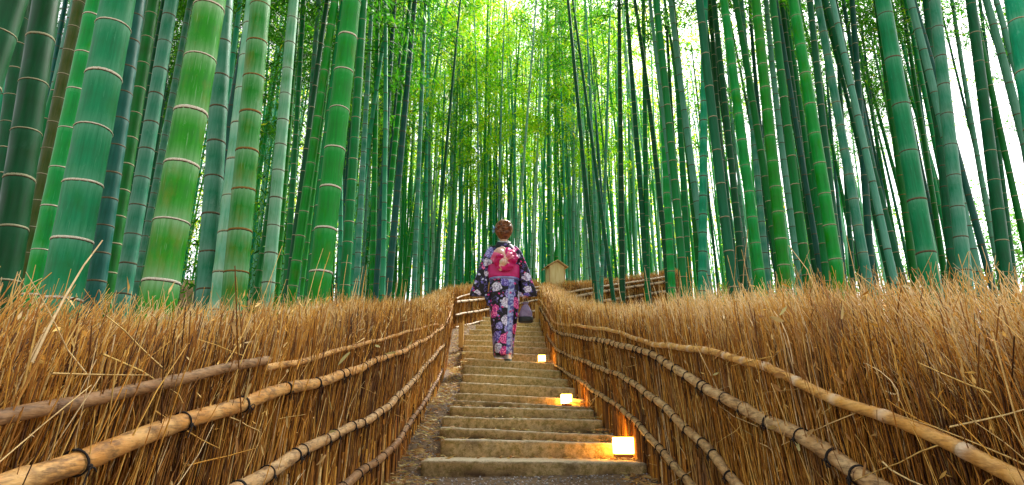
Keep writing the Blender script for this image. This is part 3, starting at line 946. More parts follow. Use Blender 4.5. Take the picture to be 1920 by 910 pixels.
# ------------------------------------------------------------------ bamboo
def node_ring_mesh(name, mat):
    """scar and ridge of one joint for a stem of radius 1"""
    prof = [(-0.06, 0.985, 1), (-0.05, 1.008, 1), (-0.012, 1.008, 1), (0.0, 1.022, 0), (0.05, 1.040, 0), (0.10, 1.026, 0), (0.15, 1.003, 0), (0.16, 0.985, 0)]
    n = 20
    th = np.arange(n) * 2 * np.pi / n
    wob = 0.012 * np.sin(th * 2 + 1) + 0.006 * np.sin(th * 5)
    V = np.stack([np.stack([r * np.cos(th), r * np.sin(th), z + wob], 1) for z, r, _ in prof], 0)
    m = len(prof)
    idx = np.arange(m * n).reshape(m, n)
    q = np.stack([idx[:-1], np.roll(idx[:-1], -1, 1), np.roll(idx[1:], -1, 1), idx[1:]], -1)
    mi = np.repeat([p[2] for p in prof[:-1]], n)
    return np_mesh(name, V, q.reshape(-1, 4), mats=[mat, RING['dark']], mat_idx=mi)
RINGMESH = {k: node_ring_mesh('node_ring', RING[k]) for k in RING}

def culm_mesh(d, H, gap, seed, sides, direc, tone, ring=None, bend=0.0):
    """stem from the origin along direc; returns mesh, [(point, axis, radius)] of its joints"""
    g = np.random.default_rng(seed)
    zs = [0.0]; gp = gap * g.uniform(.9, 1.1)
    z = g.uniform(.2, 1.0) * gp
    nodes = []
    while z < H - gp * .4:
        nodes.append(z); z += gp * g.uniform(0.95, 1.05); gp *= 1.012
    fine = ring is None
    lv, wx, rf, ri = [], [], [], []
    def put(z, f, w, r_=0):
        lv.append(z); rf.append(f); wx.append(w); ri.append(r_)
    put(-0.25, 1.0, 0)
    r0 = d / 2
    for i, zn in enumerate(nodes):
        nxt = nodes[i + 1] if i + 1 < len(nodes) else H
        e = r0 * 0.12
        put(zn - r0 * .55, 1.0, 0.55 if sides > 9 else 0.3)
        put(zn - r0 * .10, 1.005, 1.0 if sides > 9 else 0.5, 2 if not fine else 0)
        put(zn, 1.025 if not fine else 0.995, 0.9 if sides > 9 else .5, 1 if not fine else 0)
        put(zn + r0 * .15, 1.035 if not fine else 0.997, 0.9 if sides > 9 else .5)
        put(zn + r0 * .28, 1.0, 0.75)
        if sides > 9:
            put(zn + r0 * .9, 0.992, 0.35)
            put(zn + (nxt - zn) * .55, 0.985, 0.0)
    put(H, 1.0, 0)
    lv = np.array(lv); rf = np.array(rf)
    order = np.argsort(lv, kind='stable'); lv, rf = lv[order], rf[order]
    wx = np.array(wx)[order]; ri = np.array(ri)[order]
    t = np.clip(lv / H, 0, 1)
    rad = r0 * rf * (1 - 0.55 * np.clip(t - .05, 0, 1) ** 1.2)
    ax = np.array(direc) / np.linalg.norm(direc)
    side = np.cross(ax, (0, 1, 0)); side /= np.linalg.norm(side)
    fw = np.cross(side, ax)
    ph = g.uniform(0, 6.28)
    bx = bend * (t ** 2.2) * math.cos(ph); by = bend * (t ** 2.2) * math.sin(ph)
    cen = ax[None] * lv[:, None] + side[None] * bx[:, None] + fw[None] * by[:, None]
    th = np.arange(sides) * 2 * np.pi / sides
    V = cen[:, None, :] + rad[:, None, None] * (side[None, None] * np.cos(th)[None, :, None] + fw[None, None] * np.sin(th)[None, :, None])
    m = len(lv)
    idx = np.arange(m * sides).reshape(m, sides)
    q = np.stack([idx[:-1], np.roll(idx[:-1], -1, 1), np.roll(idx[1:], -1, 1), idx[1:]], -1).reshape(-1, 4)
    mi = np.repeat(np.where(ri[:-1] == 1, 1, np.where(ri[:-1] == 2, 2, 0)), sides)
    mats = [TONES[tone]] + ([RING[ring], RING['dark']] if ring else [])
    me = np_mesh('culm', V, q, None, {'wax': np.repeat(wx, sides)}, mats, mat_idx=mi if ring else None)
    js = [(Vector(ax * z), Vector(ax), r0 * (1 - 0.55 * max(0, z / H - .05) ** 1.2)) for z in nodes]
    return me, js

def crown_mesh(seed, H, start, nbr, reach, per, mat, leaf=0.12, droop=0.5):
    """branches leaving the joints of a stem of height H from start*H up, with sprays of narrow leaves"""
    g = np.random.default_rng(seed)
    br, bt = [], []
    lp, ld = [], []
    for k in range(nbr):
        t = start + (1.02 - start) * (k + g.random()) / nbr
        z = t * H
        a = g.uniform(0, 6.28)
        L = reach * (0.45 + 0.75 * math.sin(math.pi * min(1, (t - start) / (1.05 - start) * 0.8 + 0.15))) * g.uniform(.6, 1.2)
        up = g.uniform(0.35, 0.95)
        s = np.linspace(0, 1, 6)
        hx = math.cos(a) * L * s * math.cos(up); hy = math.sin(a) * L * s * math.cos(up)
        hz = z + L * (s * math.sin(up) - droop * s ** 2.2)
        P = np.stack([hx, hy, hz], 1) + g.normal(0, 0.012, (6, 3)) * s[:, None]
        br.append(P)
        ncl = int(per * L / reach) + 1
        for c in range(ncl):
            f = g.uniform(0.25, 1.0)
            base = np.array([np.interp(f, s, P[:, j]) for j in range(3)]) + g.normal(0, 0.10, 3) * L * .6
            n = int(g.integers(7, 13))
            dr = np.array([math.cos(a), math.sin(a), -0.35]) + g.normal(0, 0.75, (n, 3)); dr[:, 2] -= 0.25
            dr /= np.linalg.norm(dr, axis=1, keepdims=True)
            lp.append(base + g.normal(0, 0.075, (n, 3))); ld.append(dr)
    bag = Bag()
    br = np.array(br)
    v, q, t = tubes(br, np.linspace(0.009, 0.002, 6)[None].repeat(len(br), 0), 3, np.full(len(br), 0.05))
    bag.add(v, q, t)
    lp = np.vstack(lp); ld = np.vstack(ld); n = len(lp)
    big = 0.5 + 0.5 * np.sin(lp[:, 0] * 2.3 + seed) * np.cos(lp[:, 2] * 1.7)
    tint = np.clip(g.normal(0.42, 0.2, n) + 0.25 * (big - .5), 0, 1)
    v, q, t = leaves(lp, ld, leaf * g.uniform(.7, 1.3, n), leaf * g.uniform(.13, .2, n), tint)
    bag.add(v, q, t)
    return bag.mesh('crown', [mat], smooth=False)
CROWN_H = 9.0
CROWN_HIGH = [crown_mesh(200 + k, CROWN_H, 0.62, 18, 1.0, 6, LEAF_NEAR, 0.12) for k in range(3)]
CROWN_MID = [crown_mesh(220 + k, CROWN_H, 0.46, 32, 1.15, 8, LEAF_NEAR, 0.13) for k in range(4)]
CROWN_FAR = [crown_mesh(240 + k, CROWN_H, 0.40, 26, 1.3, 8, LEAF_FAR, 0.15) for k in range(3)] + [crown_mesh(250 + k, CROWN_H, 0.80, 8, 1.0, 6, LEAF_FAR, 0.15) for k in range(4)]

def axis_quat(direc):
    return Vector((0, 0, 1)).rotation_difference(Vector(direc).normalized())

# stems that can be told apart: x at y=545, x at y=0, width (pixels of the photograph), diameter in metres, tone, ring, joint gap / diameter, label
SPEC = [
 (-150, 22, 58, .12, 'dark', 'tan', 2.0, 'dark green bamboo stem cut by the upper left corner of the picture'),
 (-25, 45, 28, .10, 'dark', 'tan', 1.9, 'dark bamboo stem at the left edge, left of a thicker dark stem'),
 (5, 87, 52, .12, 'dark', 'tan', 2.0, 'thick dark green bamboo with pale tan joints near the left edge'),
 (25, 125, 10, .06, 'slate', 'brown', 2.6, None),
 (38, 150, 26, .10, 'brownish', 'tan', 2.2, 'olive-brown bamboo between thick dark stem and bright green stem at far left'),
 (65, 180, 37, .11, 'bright', 'white', 2.4, 'bright green bamboo partly hidden by thick teal one at left'),
 (118, 222, 68, .135, 'teal', 'white', 1.72, 'thickest bamboo, bluish green with white joints, at far left behind fence'),
 (178, 258, 34, .11, 'slate', 'brown', 1.7, 'dark slate bamboo directly right of the thickest bluish stem'),
 (200, 288, 26, .105, 'green', 'tan', 2.2, 'dark green bamboo between slate stem and slim grey stem at left'),
 (212, 305, 10, .06, 'dark', 'tan', 2.6, None),
 (232, 322, 29, .105, 'grey', 'brown', 2.1, 'grey-green bamboo with brown joints left of the thick yellow-green stem'),
 (255, 358, 13, .07, 'grey', 'brown', 2.2, None),
 (300, 395, 64, .13, 'rusty', 'white', 1.85, 'thick yellow-green bamboo with rusty patches and white joints'),
 (388, 422, 36, .11, 'grey', 'brown', 1.85, 'grey-green bamboo standing right behind the thick rusty yellow-green stem'),
 (416, 478, 38, .115, 'pale', 'tan', 1.9, 'whitish bamboo half hidden behind stem with rust joints'),
 (440, 489, 44, .12, 'olive', 'rust', 1.85, 'olive bamboo with rust-coloured joints beside whitish stem'),
 (502, 551, 24, .10, 'pale', 'brown', 2.3, 'pale grey bamboo with dark joints and a thin dry vine'),
 (455, 470, 9, .06, 'green', 'tan', 2.6, None),
 (536, 572, 12, .08, 'green', 'tan', 2.3, None),
 (556, 597, 12, .08, 'grey', 'brown', 2.3, None),
 (548, 628, 19, .09, 'bright', 'tan', 2.4, 'slim bright green bamboo left of the thick green stem with white joints'),
 (598, 660, 42, .12, 'bright', 'white', 1.95, 'thick green bamboo with crisp white joints left of the woman'),
 (646, 682, 20, .10, 'green', 'tan', 2.2, 'green bamboo close behind and right of the thick white-jointed stem'),
 (668, 697, 12, .08, 'grey', 'brown', 2.3, None),
 (698, 708, 12, .09, 'bright', 'tan', 2.3, None),
 (705, 741, 11, .08, 'slate', 'brown', 2.3, None),
 (712, 768, 12, .09, 'bright', 'white', 2.2, None),
 (728, 779, 14, .10, 'slate', 'brown', 2.2, None),
 (776, 797, 10, .08, 'grey', 'brown', 2.2, None),
 (812, 863, 7, .07, 'dark', 'brown', 2.4, None),
 (962, 1008, 6, .07, 'pale', 'brown', 2.4, None),
 (1116, 1067, 9, .08, 'dark', 'brown', 2.6, 'dark slim bamboo leaning left, left of a crossing pair right of the woman'),
 (1148, 1074, 8, .08, 'dark', 'brown', 2.6, 'dark slim bamboo leaning strongly left, right of a crossing pair'),
 (1122, 1102, 7, .08, 'grey', 'brown', 2.4, None),
 (1128, 1146, 7, .08, 'grey', 'brown', 2.4, None),
 (1167, 1160, 11, .09, 'dark', 'tan', 2.2, None),
 (1215, 1174, 11, .09, 'dark', 'tan', 2.2, None),
 (1214, 1206, 11, .09, 'green', 'tan', 2.2, None),
 (1260, 1231, 15, .10, 'bright', 'tan', 2.0, None),
 (1278, 1248, 9, .08, 'dark', 'tan', 2.2, None),
 (1293, 1262, 13, .09, 'green', 'tan', 2.0, None),
 (1315, 1263, 12, .09, 'green', 'tan', 2.0, None),
 (1317, 1322, 17, .10, 'teal', 'brown', 2.2, 'pale teal upright bamboo standing among dark green stems right of centre'),
 (1370, 1328, 12, .09, 'dark', 'tan', 2.1, None),
 (1396, 1340, 14, .09, 'dark', 'tan', 2.1, None),
 (1428, 1357, 20, .10, 'bright', 'tan', 2.4, 'deep green bamboo with white joints left of a grey stem, right of centre'),
 (1440, 1388, 13, .09, 'grey', 'brown', 2.4, None),
 (1474, 1417, 23, .10, 'bright', 'tan', 2.1, 'thick deep green bamboo with pale joints, left of shiny light green one'),
 (1500, 1447, 12, .09, 'dark', 'tan', 2.3, None),
 (1534, 1468, 13, .09, 'dark', 'tan', 2.3, None),
 (1575, 1487, 24, .105, 'bright', 'tan', 2.6, 'shiny light green bamboo leaning left against the white sky on the right'),
 (1630, 1535, 18, .10, 'grey', 'tan', 2.6, 'grey-green bamboo right of the shiny light green stem'),
 (1600, 1562, 10, .08, 'dark', 'tan', 2.5, None),
 (1636, 1597, 14, .09, 'slate', 'tan', 2.5, None),
 (1680, 1607, 7, .07, 'slate', 'brown', 2.6, None),
 (1718, 1642, 14, .09, 'green', 'rust', 2.4, None),
 (1748, 1655, 34, .12, 'teal', 'brown', 2.75, 'thick light green bamboo with dark joints over the right fence'),
 (1772, 1699, 8, .08, 'slate', 'brown', 2.5, None),
 (1790, 1735, 17, .095, 'dark', 'brown', 2.5, 'dark bamboo between thick light green stem and grey stem at right'),
 (1812, 1752, 25, .105, 'grey', 'brown', 2.5, 'thick grey bamboo right of the light green stem over the right fence'),
 (1893, 1760, 7, .07, 'slate', 'brown', 2.6, None),
 (1890, 1820, 23, .105, 'dark', 'tan', 2.6, 'thick dark green bamboo standing near the right edge'),
 (1905, 1841, 10, .08, 'dark', 'tan', 2.5, None),
 (1965, 1866, 9, .08, 'dark', 'brown', 2.5, None),
 (2040, 1829, 5, .06, 'slate', 'brown', 2.6, None),
 (1990, 1904, 42, .12, 'teal', 'tan', 2.6, 'thick bamboo stem cut by the upper right corner of the picture'),
]
spots = []
SLIM, BOLD, FARS = [], [], []
def grow(base, direc, d, H, gap, tone, ring, seed, label, group, rings, crown, sides=14, bend=0.06):
    root = link('bamboo', None, loc=base, label=label, cat='bamboo', group=group)
    me, js = culm_mesh(d, H, gap, seed, sides, direc, tone, None if rings else ring, bend if not rings else 0.0)
    culm = link('culm', me, root)
    if rings:
        qt = axis_quat(direc)
        for p, ax, r in js:
            w = Vector(base) + p
            x, y, z = project(w)
            if z < 0.1 or y < -60 or y > 640: continue
            o = link('node_ring', RINGMESH[ring], culm)
            o.location = p; o.rotation_mode = 'QUATERNION'; o.rotation_quaternion = qt @ Quaternion((0, 0, 1), random.uniform(0, 6.28)); o.scale = (r, r, r * random.uniform(.6, 1.25)); o.rotation_quaternion = qt @ Quaternion((1, 0, 0), random.gauss(0, .035)) @ Quaternion((0, 0, 1), random.uniform(0, 6.28))
    if crown is not None:
        c = link('crown', crown, root)
        c.rotation_mode = 'QUATERNION'
        c.rotation_quaternion = axis_quat(direc) @ Quaternion((0, 0, 1), random.uniform(0, 6.28))
        k = H / CROWN_H
        c.scale = (1, 1, k)
    return root
for i, (xb, xt, w, d, tone, ring, gap, label) in enumerate(SPEC):
    Z = FPX * d * 1.0 / w
    p0 = at_depth(xb, 545, Z)
    p1 = at_y(xt, 0, p0.y)
    dr = (p1 - p0).normalized()
    gz = float(ground_z(p0.x, p0.y)) - 0.03
    k = (gz - p0.z) / dr.z
    base = p0 + dr * k
    H = 8.5 + 1.5 * random.random()
    tw = tone
    side = 'left' if xb < 930 else 'right'
    grp = None
    px_mid = project(p0 + (p1 - p0) * 0.5)[0]
    slim = label is None
    if label is None:
        word = {'dark': 'dark green', 'green': 'mid green', 'bright': 'bright green', 'grey': 'grey-green', 'slate': 'slate-coloured', 'pale': 'pale', 'teal': 'teal', 'brownish': 'brownish', 'olive': 'olive'}[tone]
        label = 'slim %s bamboo stem between the thicker stems above the %s fence' % (word, side)
        grp = 'slim %s bamboo on the %s' % (word, side)
    spots.append((base.x, base.y))
    far = base.y
    crown = CROWN_HIGH[i % 3]
    ob = grow(base, dr, d / 0.97, H, gap * d, tone, ring, 1000 + i, label, grp, w >= 19, crown, 16 if w > 30 else 12)
    (SLIM if slim else BOLD).append((px_mid, ob, tone, xb))

# the rest of the grove: countable stems, a few shapes shared by copies
FARVAR = {}
for tone, ring in (('dark', 'tan'), ('green', 'tan'), ('bright', 'tan'), ('grey', 'brown'), ('slate', 'brown'), ('pale', 'brown'), ('teal', 'brown')):
    FARVAR[tone] = [culm_mesh(0.09, 9.0, 0.21 + .03 * j, 3000 + 17 * j + len(tone), 8, (0, 0, 1), tone, ring, 0.35)[0] for j in range(3)]
def add_far(x, y, tone, h, crown, label, grp, lean=0.03):
    b = Vector((x, y, float(ground_z(x, y)) - 0.05))
    root = link('bamboo', None, loc=b, label=label, cat='bamboo', group=grp)
    root.rotation_euler = (random.gauss(0, lean), random.gauss(0, lean), random.uniform(0, 6.28))
    k = h / 9.0
    dd = random.uniform(0.72, 1.12)
    c = link('culm', random.choice(FARVAR[tone]), root)
    c.scale = (dd, dd, k)
    cr = link('crown', crown, root)
    cr.scale = (random.uniform(.85, 1.2), random.uniform(.85, 1.2), k)
    spots.append((x, y))
    return root
def free(x, y, dmin):
    return all((x - a) ** 2 + (y - b) ** 2 > dmin * dmin for a, b in spots)
WORDS = {'dark': 'dark green', 'green': 'green', 'bright': 'bright green', 'grey': 'grey-green', 'slate': 'slate', 'pale': 'pale', 'teal': 'teal'}
def zone(n, fx, fy, tones, crowns, where, grp, dmin, hr, pxr, slimmed=True):
    got = 0; tries = 0
    while got < n and tries < n * 60:
        tries += 1
        y = fy(random.random()); x = fx(random.random(), y)
        if not free(x, y, dmin): continue
        if y < 16.5 and -1.0 < x < 1.7: continue
        if 9.5 < y < 17.5 and -1.6 < x < 5.8 and y < 16.2: continue
        p = project((x, y, float(ground_z(x, y)) + 2.5))
        if not (pxr[0] < p[0] < pxr[1]): continue
        tone = random.choice(tones)
        ob = add_far(x, y, tone, random.uniform(*hr), random.choice(crowns), '%s bamboo stem %s' % (WORDS[tone], where), '%s %s' % (WORDS[tone], grp))
        if slimmed: SLIM.append((p[0], ob, tone, p[0]))
        got += 1
    return got
n1 = zone(60, lambda r, y: -1.15 - r * (1.0 + 0.62 * y), lambda r: 4.5 + 12 * r, ['green', 'dark', 'grey', 'slate', 'bright', 'green', 'teal'], CROWN_MID, 'in the dense grove behind the left fence', 'stems in the left grove', 0.26, (8, 10), (-60, 860))
n2 = zone(75, lambda r, y: 1.75 + r * (0.5 + 0.62 * y), lambda r: 5.0 + 12 * r, ['dark', 'dark', 'green', 'slate', 'grey', 'dark', 'green'], CROWN_HIGH, 'in the grove behind the right fence', 'stems in the right grove', 0.30, (8, 10), (1110, 1980))
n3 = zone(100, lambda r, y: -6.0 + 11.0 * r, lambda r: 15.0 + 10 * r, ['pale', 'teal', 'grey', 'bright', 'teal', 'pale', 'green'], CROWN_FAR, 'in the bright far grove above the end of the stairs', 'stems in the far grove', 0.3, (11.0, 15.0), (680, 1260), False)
SHORT = {-150: 'corner stem', -25: 'leftmost dark stem', 5: 'thick dark stem', 38: 'olive-brown stem', 65: 'bright green left stem', 118: 'thickest bluish stem', 178: 'dark slate stem', 200: 'dark green left stem',
         232: 'brown-jointed grey stem', 300: 'thick rusty stem', 388: 'grey stem', 416: 'whitish stem', 440: 'rust-jointed olive stem', 502: 'pale vine-clad stem', 548: 'slim bright stem', 598: 'thick white-jointed stem',
         646: 'green stem beside it', 1116: 'first crossing stem', 1148: 'second crossing stem', 1317: 'pale teal upright stem', 1428: 'deep green stem', 1474: 'thick deep green stem', 1575: 'shiny light green stem',
         1630: 'grey-green stem', 1748: 'thick light green stem', 1790: 'dark stem beside it', 1812: 'thick grey stem', 1890: 'thick dark right stem', 1990: 'right corner stem'}
ORD = 'first second third fourth fifth sixth seventh eighth ninth tenth eleventh twelfth thirteenth fourteenth fifteenth sixteenth seventeenth eighteenth nineteenth twentieth'.split()
ORD += ['twenty-' + w for w in ORD[:9]] + ['thirtieth'] + ['thirty-' + w for w in ORD[:9]] + ['fortieth'] + ['forty-' + w for w in ORD[:9]]
marks = sorted([(m, SHORT[xb]) for m, o, t, xb in BOLD] + [(944, 'woman')])
for k in range(len(marks) + 1):
    lo = marks[k - 1][0] if k else -1e9
    hi = marks[k][0] if k < len(marks) else 1e9
    here = sorted([q for q in SLIM if lo <= q[0] < hi], key=lambda q: q[0])
    for j, (m, o, t, xb) in enumerate(here):
        where = 'between %s and %s' % (marks[k - 1][1], marks[k][1]) if 0 < k < len(marks) else ('left of the corner stem' if k == 0 else 'right of the right corner stem')
        o['label'] = '%s slim bamboo, %s %s' % (WORDS[t] if t in WORDS else t, ORD[j], where)
        o['group'] = 'slim bamboo stems behind the fences'
for o_ in [o for o in COL.objects if o.get('group', '').endswith('stems in the far grove')]:
    x_ = project(Vector(o_.location) + Vector((0, 0, 2.5)))[0]
    FARS.append((x_, o_))
for tone_ in sorted(set(o['label'].split(' bamboo')[0] for x, o in FARS)):
    for sd in (-1, 1):
        row = sorted([q for q in FARS if q[1]['label'].startswith(tone_ + ' bamboo') and (q[0] - 944) * sd > 0], key=lambda q: abs(q[0] - 944))
        for j, (x_, o_) in enumerate(row):
            o_['label2'] = '%s far bamboo stem, %s of its tone counted %s from the woman' % (tone_, ORD[j], 'left' if sd < 0 else 'right')
for x_, o_ in FARS:
    o_['label'] = o_['label2']; del o_['label2']; o_['group'] = 'far bamboo stems beyond the stairs'
print('far bamboo', n1, n2, n3)

# beyond that the stems run together: one mass of far stems, one of far leaves
N = 680
fx = rng.uniform(-15, 15, N); fy = rng.uniform(18, 38, N)
fz = ground_z(fx, fy)
K = 8; s = np.linspace(0, 1, K)
P = np.zeros((N, K, 3)); lx_, ly_ = rng.normal(0, .35, N), rng.normal(0, .3, N)
hh = rng.uniform(9, 14, N)
for k in range(K):
    P[:, k, 0] = fx + lx_ * s[k] ** 1.5; P[:, k, 1] = fy + ly_ * s[k] ** 1.5; P[:, k, 2] = fz - .1 + hh * s[k]
v, q, t = tubes(P, rng.uniform(.04, .06, N)[:, None] * np.linspace(1, .5, K)[None], 6, np.zeros(N))
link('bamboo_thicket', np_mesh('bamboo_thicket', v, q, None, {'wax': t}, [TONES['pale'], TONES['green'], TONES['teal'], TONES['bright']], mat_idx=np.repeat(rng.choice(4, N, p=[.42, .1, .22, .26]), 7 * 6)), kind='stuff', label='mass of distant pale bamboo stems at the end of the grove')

def leaf_mass(n, xr, yr, zr, size, clus, mat, seed, keep=None):
    g = np.random.default_rng(seed)
    nc = n // clus
    c = np.stack([g.uniform(*xr, nc), g.uniform(*yr, nc), g.uniform(*zr, nc)], 1)
    c[:, 2] += ground_z(c[:, 0], c[:, 1])
    if keep is not None:
        c = c[keep(c, g)]
        nc = len(c)
    spread = g.uniform(.25, .6, nc)
    p = np.repeat(c, clus, 0) + g.normal(0, 1, (nc * clus, 3)) * np.repeat(spread, clus)[:, None] * np.array([1, 1, .6])
    d = g.normal(0, 1, p.shape); d[:, 2] -= 0.6
    d /= np.linalg.norm(d, axis=1, keepdims=True)
    tone = np.repeat(np.clip(g.normal(.5, .22, nc), 0, 1), clus)
    m = len(p)
    return leaves(p, d, size * g.uniform(.7, 1.3, m), size * g.uniform(.18, .3, m), np.clip(tone + g.normal(0, .13, m), 0, 1))
def clumpy(c, g):
    f = np.sin(c[:, 0] * .9 + 1.3 * np.sin(c[:, 2] * .5)) * np.cos(c[:, 2] * .8 + c[:, 0] * .3) + 0.5 * np.sin(c[:, 0] * 2.1 + c[:, 2] * 1.9)
    return f + g.normal(0, .5, len(c)) > -0.75
def grove_edge(c, g):
    # the wood thins out towards the open slope on the right, where only the high canopy reaches across
    k = clumpy(c, g)
    side = c[:, 0] / c[:, 1]
    el = (c[:, 2] - EYE) / c[:, 1]
    thin = np.clip((side - 0.32) / 0.14, 0, 1)
    low = np.clip((0.62 - el) / 0.2, 0, 1)
    return k & (g.random(len(c)) > thin * (0.35 + 0.62 * low))
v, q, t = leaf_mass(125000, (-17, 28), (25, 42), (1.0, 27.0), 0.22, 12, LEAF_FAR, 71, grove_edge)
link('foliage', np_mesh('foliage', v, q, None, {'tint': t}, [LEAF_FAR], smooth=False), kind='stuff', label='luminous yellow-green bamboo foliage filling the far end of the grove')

def wood_edge(c, g):
    side = c[:, 0] / c[:, 1]
    hgt = c[:, 2] - ground_z(c[:, 0], c[:, 1])     # trunk space: fewer leaves low down
    open_ = g.random(len(c)) > 0.72 * np.clip((10 - hgt) / 5, 0, 1)
    return open_ & (g.random(len(c)) > np.clip((side - 0.34) / 0.14, 0, 0.97))
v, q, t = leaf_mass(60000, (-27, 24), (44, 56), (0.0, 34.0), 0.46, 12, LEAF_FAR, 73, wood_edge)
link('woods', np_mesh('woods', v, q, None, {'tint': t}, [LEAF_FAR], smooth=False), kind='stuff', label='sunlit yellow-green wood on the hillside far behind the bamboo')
v, q, t = leaf_mass(26000, (-16, -3.2), (9, 24), (0.1, 4.5), 0.16, 12, LEAF_NEAR, 72, clumpy)
link('undergrowth', np_mesh('undergrowth', v, q, None, {'tint': t}, [LEAF_NEAR], smooth=False), kind='stuff', label='dark green undergrowth deep in the grove on the left')

# bushes on the open slope at the right
def bush(x, y, w, h, seed, label):
    g = np.random.default_rng(seed)
    z = float(ground_z(x, y))
    root = link('bush', None, loc=(x, y, z), label=label, cat='bush', group='bushes on the open slope')
    br = []
    for k in range(14):
        a = g.uniform(0, 6.28); e = np.array([math.cos(a) * w * .4 * g.random(), math.sin(a) * w * .4 * g.random(), h * g.uniform(.6, .95)])
        br.append(catmull([(0, 0, -0.1), e * .5 + g.normal(0, .06, 3), e], 6))
    br = np.array(br)
    v, q, t = tubes(br, np.linspace(.035, .008, 6)[None].repeat(14, 0), 4, np.zeros(14))
    link('trunk', np_mesh('trunk', v, q, None, {'tint': np.full(len(v), .1)}, [TWIG]), root)
    nc = 260
    u = g.normal(0, 1, (nc, 3)); u /= np.linalg.norm(u, axis=1, keepdims=True)
    c = u * (g.random(nc) ** .4)[:, None] * np.array([w / 2, w / 2, h / 2]) + np.array([0, 0, h * .55])
    c *= (1 + .18 * np.sin(u[:, :1] * 5 + u[:, 2:] * 4 + seed))
    n = nc * 16
    p = np.repeat(c, 16, 0) + g.normal(0, .16, (n, 3))
    p[:, 2] = np.maximum(p[:, 2], 0.02)
    d = g.normal(0, 1, (n, 3)); d /= np.linalg.norm(d, axis=1, keepdims=True)
    tn = np.clip(np.repeat(g.normal(.45, .2, nc), 16) + g.normal(0, .12, n), 0, 1)
    v, q, t = leaves(p, d, g.uniform(.10, .2, n), g.uniform(.05, .09, n), tn)
    link('crown', np_mesh('crown', v, q, None, {'tint': t}, [LEAF_BUSH], smooth=False), root)
for k, (px, Z, w, h, lab) in enumerate([
    (1850, 24, 5.0, 7.2, 'large light green bush between dark stems at the right edge'),
    (1930, 22, 3.5, 6.2, 'light green bush cut by the right edge above the fence'),
    (1700, 27, 3.5, 7.0, 'small yellow-green bush behind the thick light green bamboo'),
    (1560, 28, 4.0, 7.0, 'yellow-green bush glimpsed between the dark stems right of centre'),
    (1430, 27, 4.5, 7.5, 'bright bush low behind the deep green stems right of centre')]):
    p = at_depth(px, 470, Z)
    bush(p.x, p.y, w, h, 800 + k, lab)

# ------------------------------------------------------------------ step lamps
def lamp_glow():
    t = NT('lamp_glass')
    e = t.new('ShaderNodeEmission')
    e.inputs['Color'].default_value = (1.0, 0.43, 0.06, 1)
    e.inputs['Strength'].default_value = 15.0
    t.link(e.outputs[0], t.out.inputs['Surface'])
    return t.m
GLOW = lamp_glow()
LAMP_WOOD = simple_noise('lamp_base', (0.05, 0.025, 0.012), (0.12, 0.06, 0.03), 40, rough=0.7)
LAMP_CAP = simple_noise('lamp_frame', (0.35, 0.25, 0.12), (0.45, 0.35, 0.2), 60, rough=0.6)
lampd = [(1170, 867, 0, 0.094, 'glowing square lamp on the lowest stone step beside the fence'),
         (1062, 757, 5, 0.076, 'glowing square lamp halfway up the stairs, middle of the three'),
         (1016, 678, 10, 0.076, 'small glowing square lamp near the feet of the woman, highest of the three')]
for px, py, st, sz_, lab in lampd:
    nx_ = steps[st + 1]
    yy = nx_[5] - sz_ * 0.62
    d = ray(px, py); p = C0 + d * (yy / d.y)
    tt = (p.x - nx_[0]) / (nx_[1] - nx_[0]); yy = nx_[4] + (nx_[5] - nx_[4]) * tt - sz_ * .62
    p = C0 + d * (yy / d.y)
    ck = steps[st]; tk = (p.x - ck[0]) / (ck[1] - ck[0]); zt = ck[6] + (ck[7] - ck[6]) * tk
    if st == 10:
        yy = ck[4] + (ck[5] - ck[4]) * tk + 0.09; p = C0 + d * (yy / d.y)
    root = link('step_lamp', None, loc=(p.x, yy, zt + .004), label=lab, cat='lamp', group='lit lamps on the stairs')
    root.rotation_euler = (0, 0, R(-3))
    h = sz_ / 2
    link('base', box_mesh('base', -h * .92, h * .92, -h * .92, h * .92, 0, sz_ * .28, [LAMP_WOOD], 0.003), root)
    link('lamp_shade', box_mesh('lamp_shade', -h, h, -h, h, sz_ * .28 + .0005, sz_ * 1.12, [GLOW], 0.004), root)
    link('cap', box_mesh('cap', -h * .96, h * .96, -h * .96, h * .96, sz_ * 1.12 + .0005, sz_ * 1.16, [LAMP_CAP], 0.001), root)

# small wooden posts at the upper flight
POSTW = simple_noise('post_wood', (0.42, 0.24, 0.06), (0.58, 0.36, 0.11), 12, stretch=(6, 6, 1))
for px, py, Y, w, h, lab in ((864.5, 636, 8.7, 0.068, 0.22, 'short squared wooden post beside the left fence at the upper steps'),
                             (1007, 598, 10.7, 0.06, 0.24, 'short squared wooden post at the end of the right fence')):
    p = at_y(px, py, Y)
    me = box_mesh('wooden_post', -w / 2, w / 2, -w / 2, w / 2, -0.12, h, [POSTW], 0.006)
    link('wooden_post', me, loc=p, label=lab, cat='post')

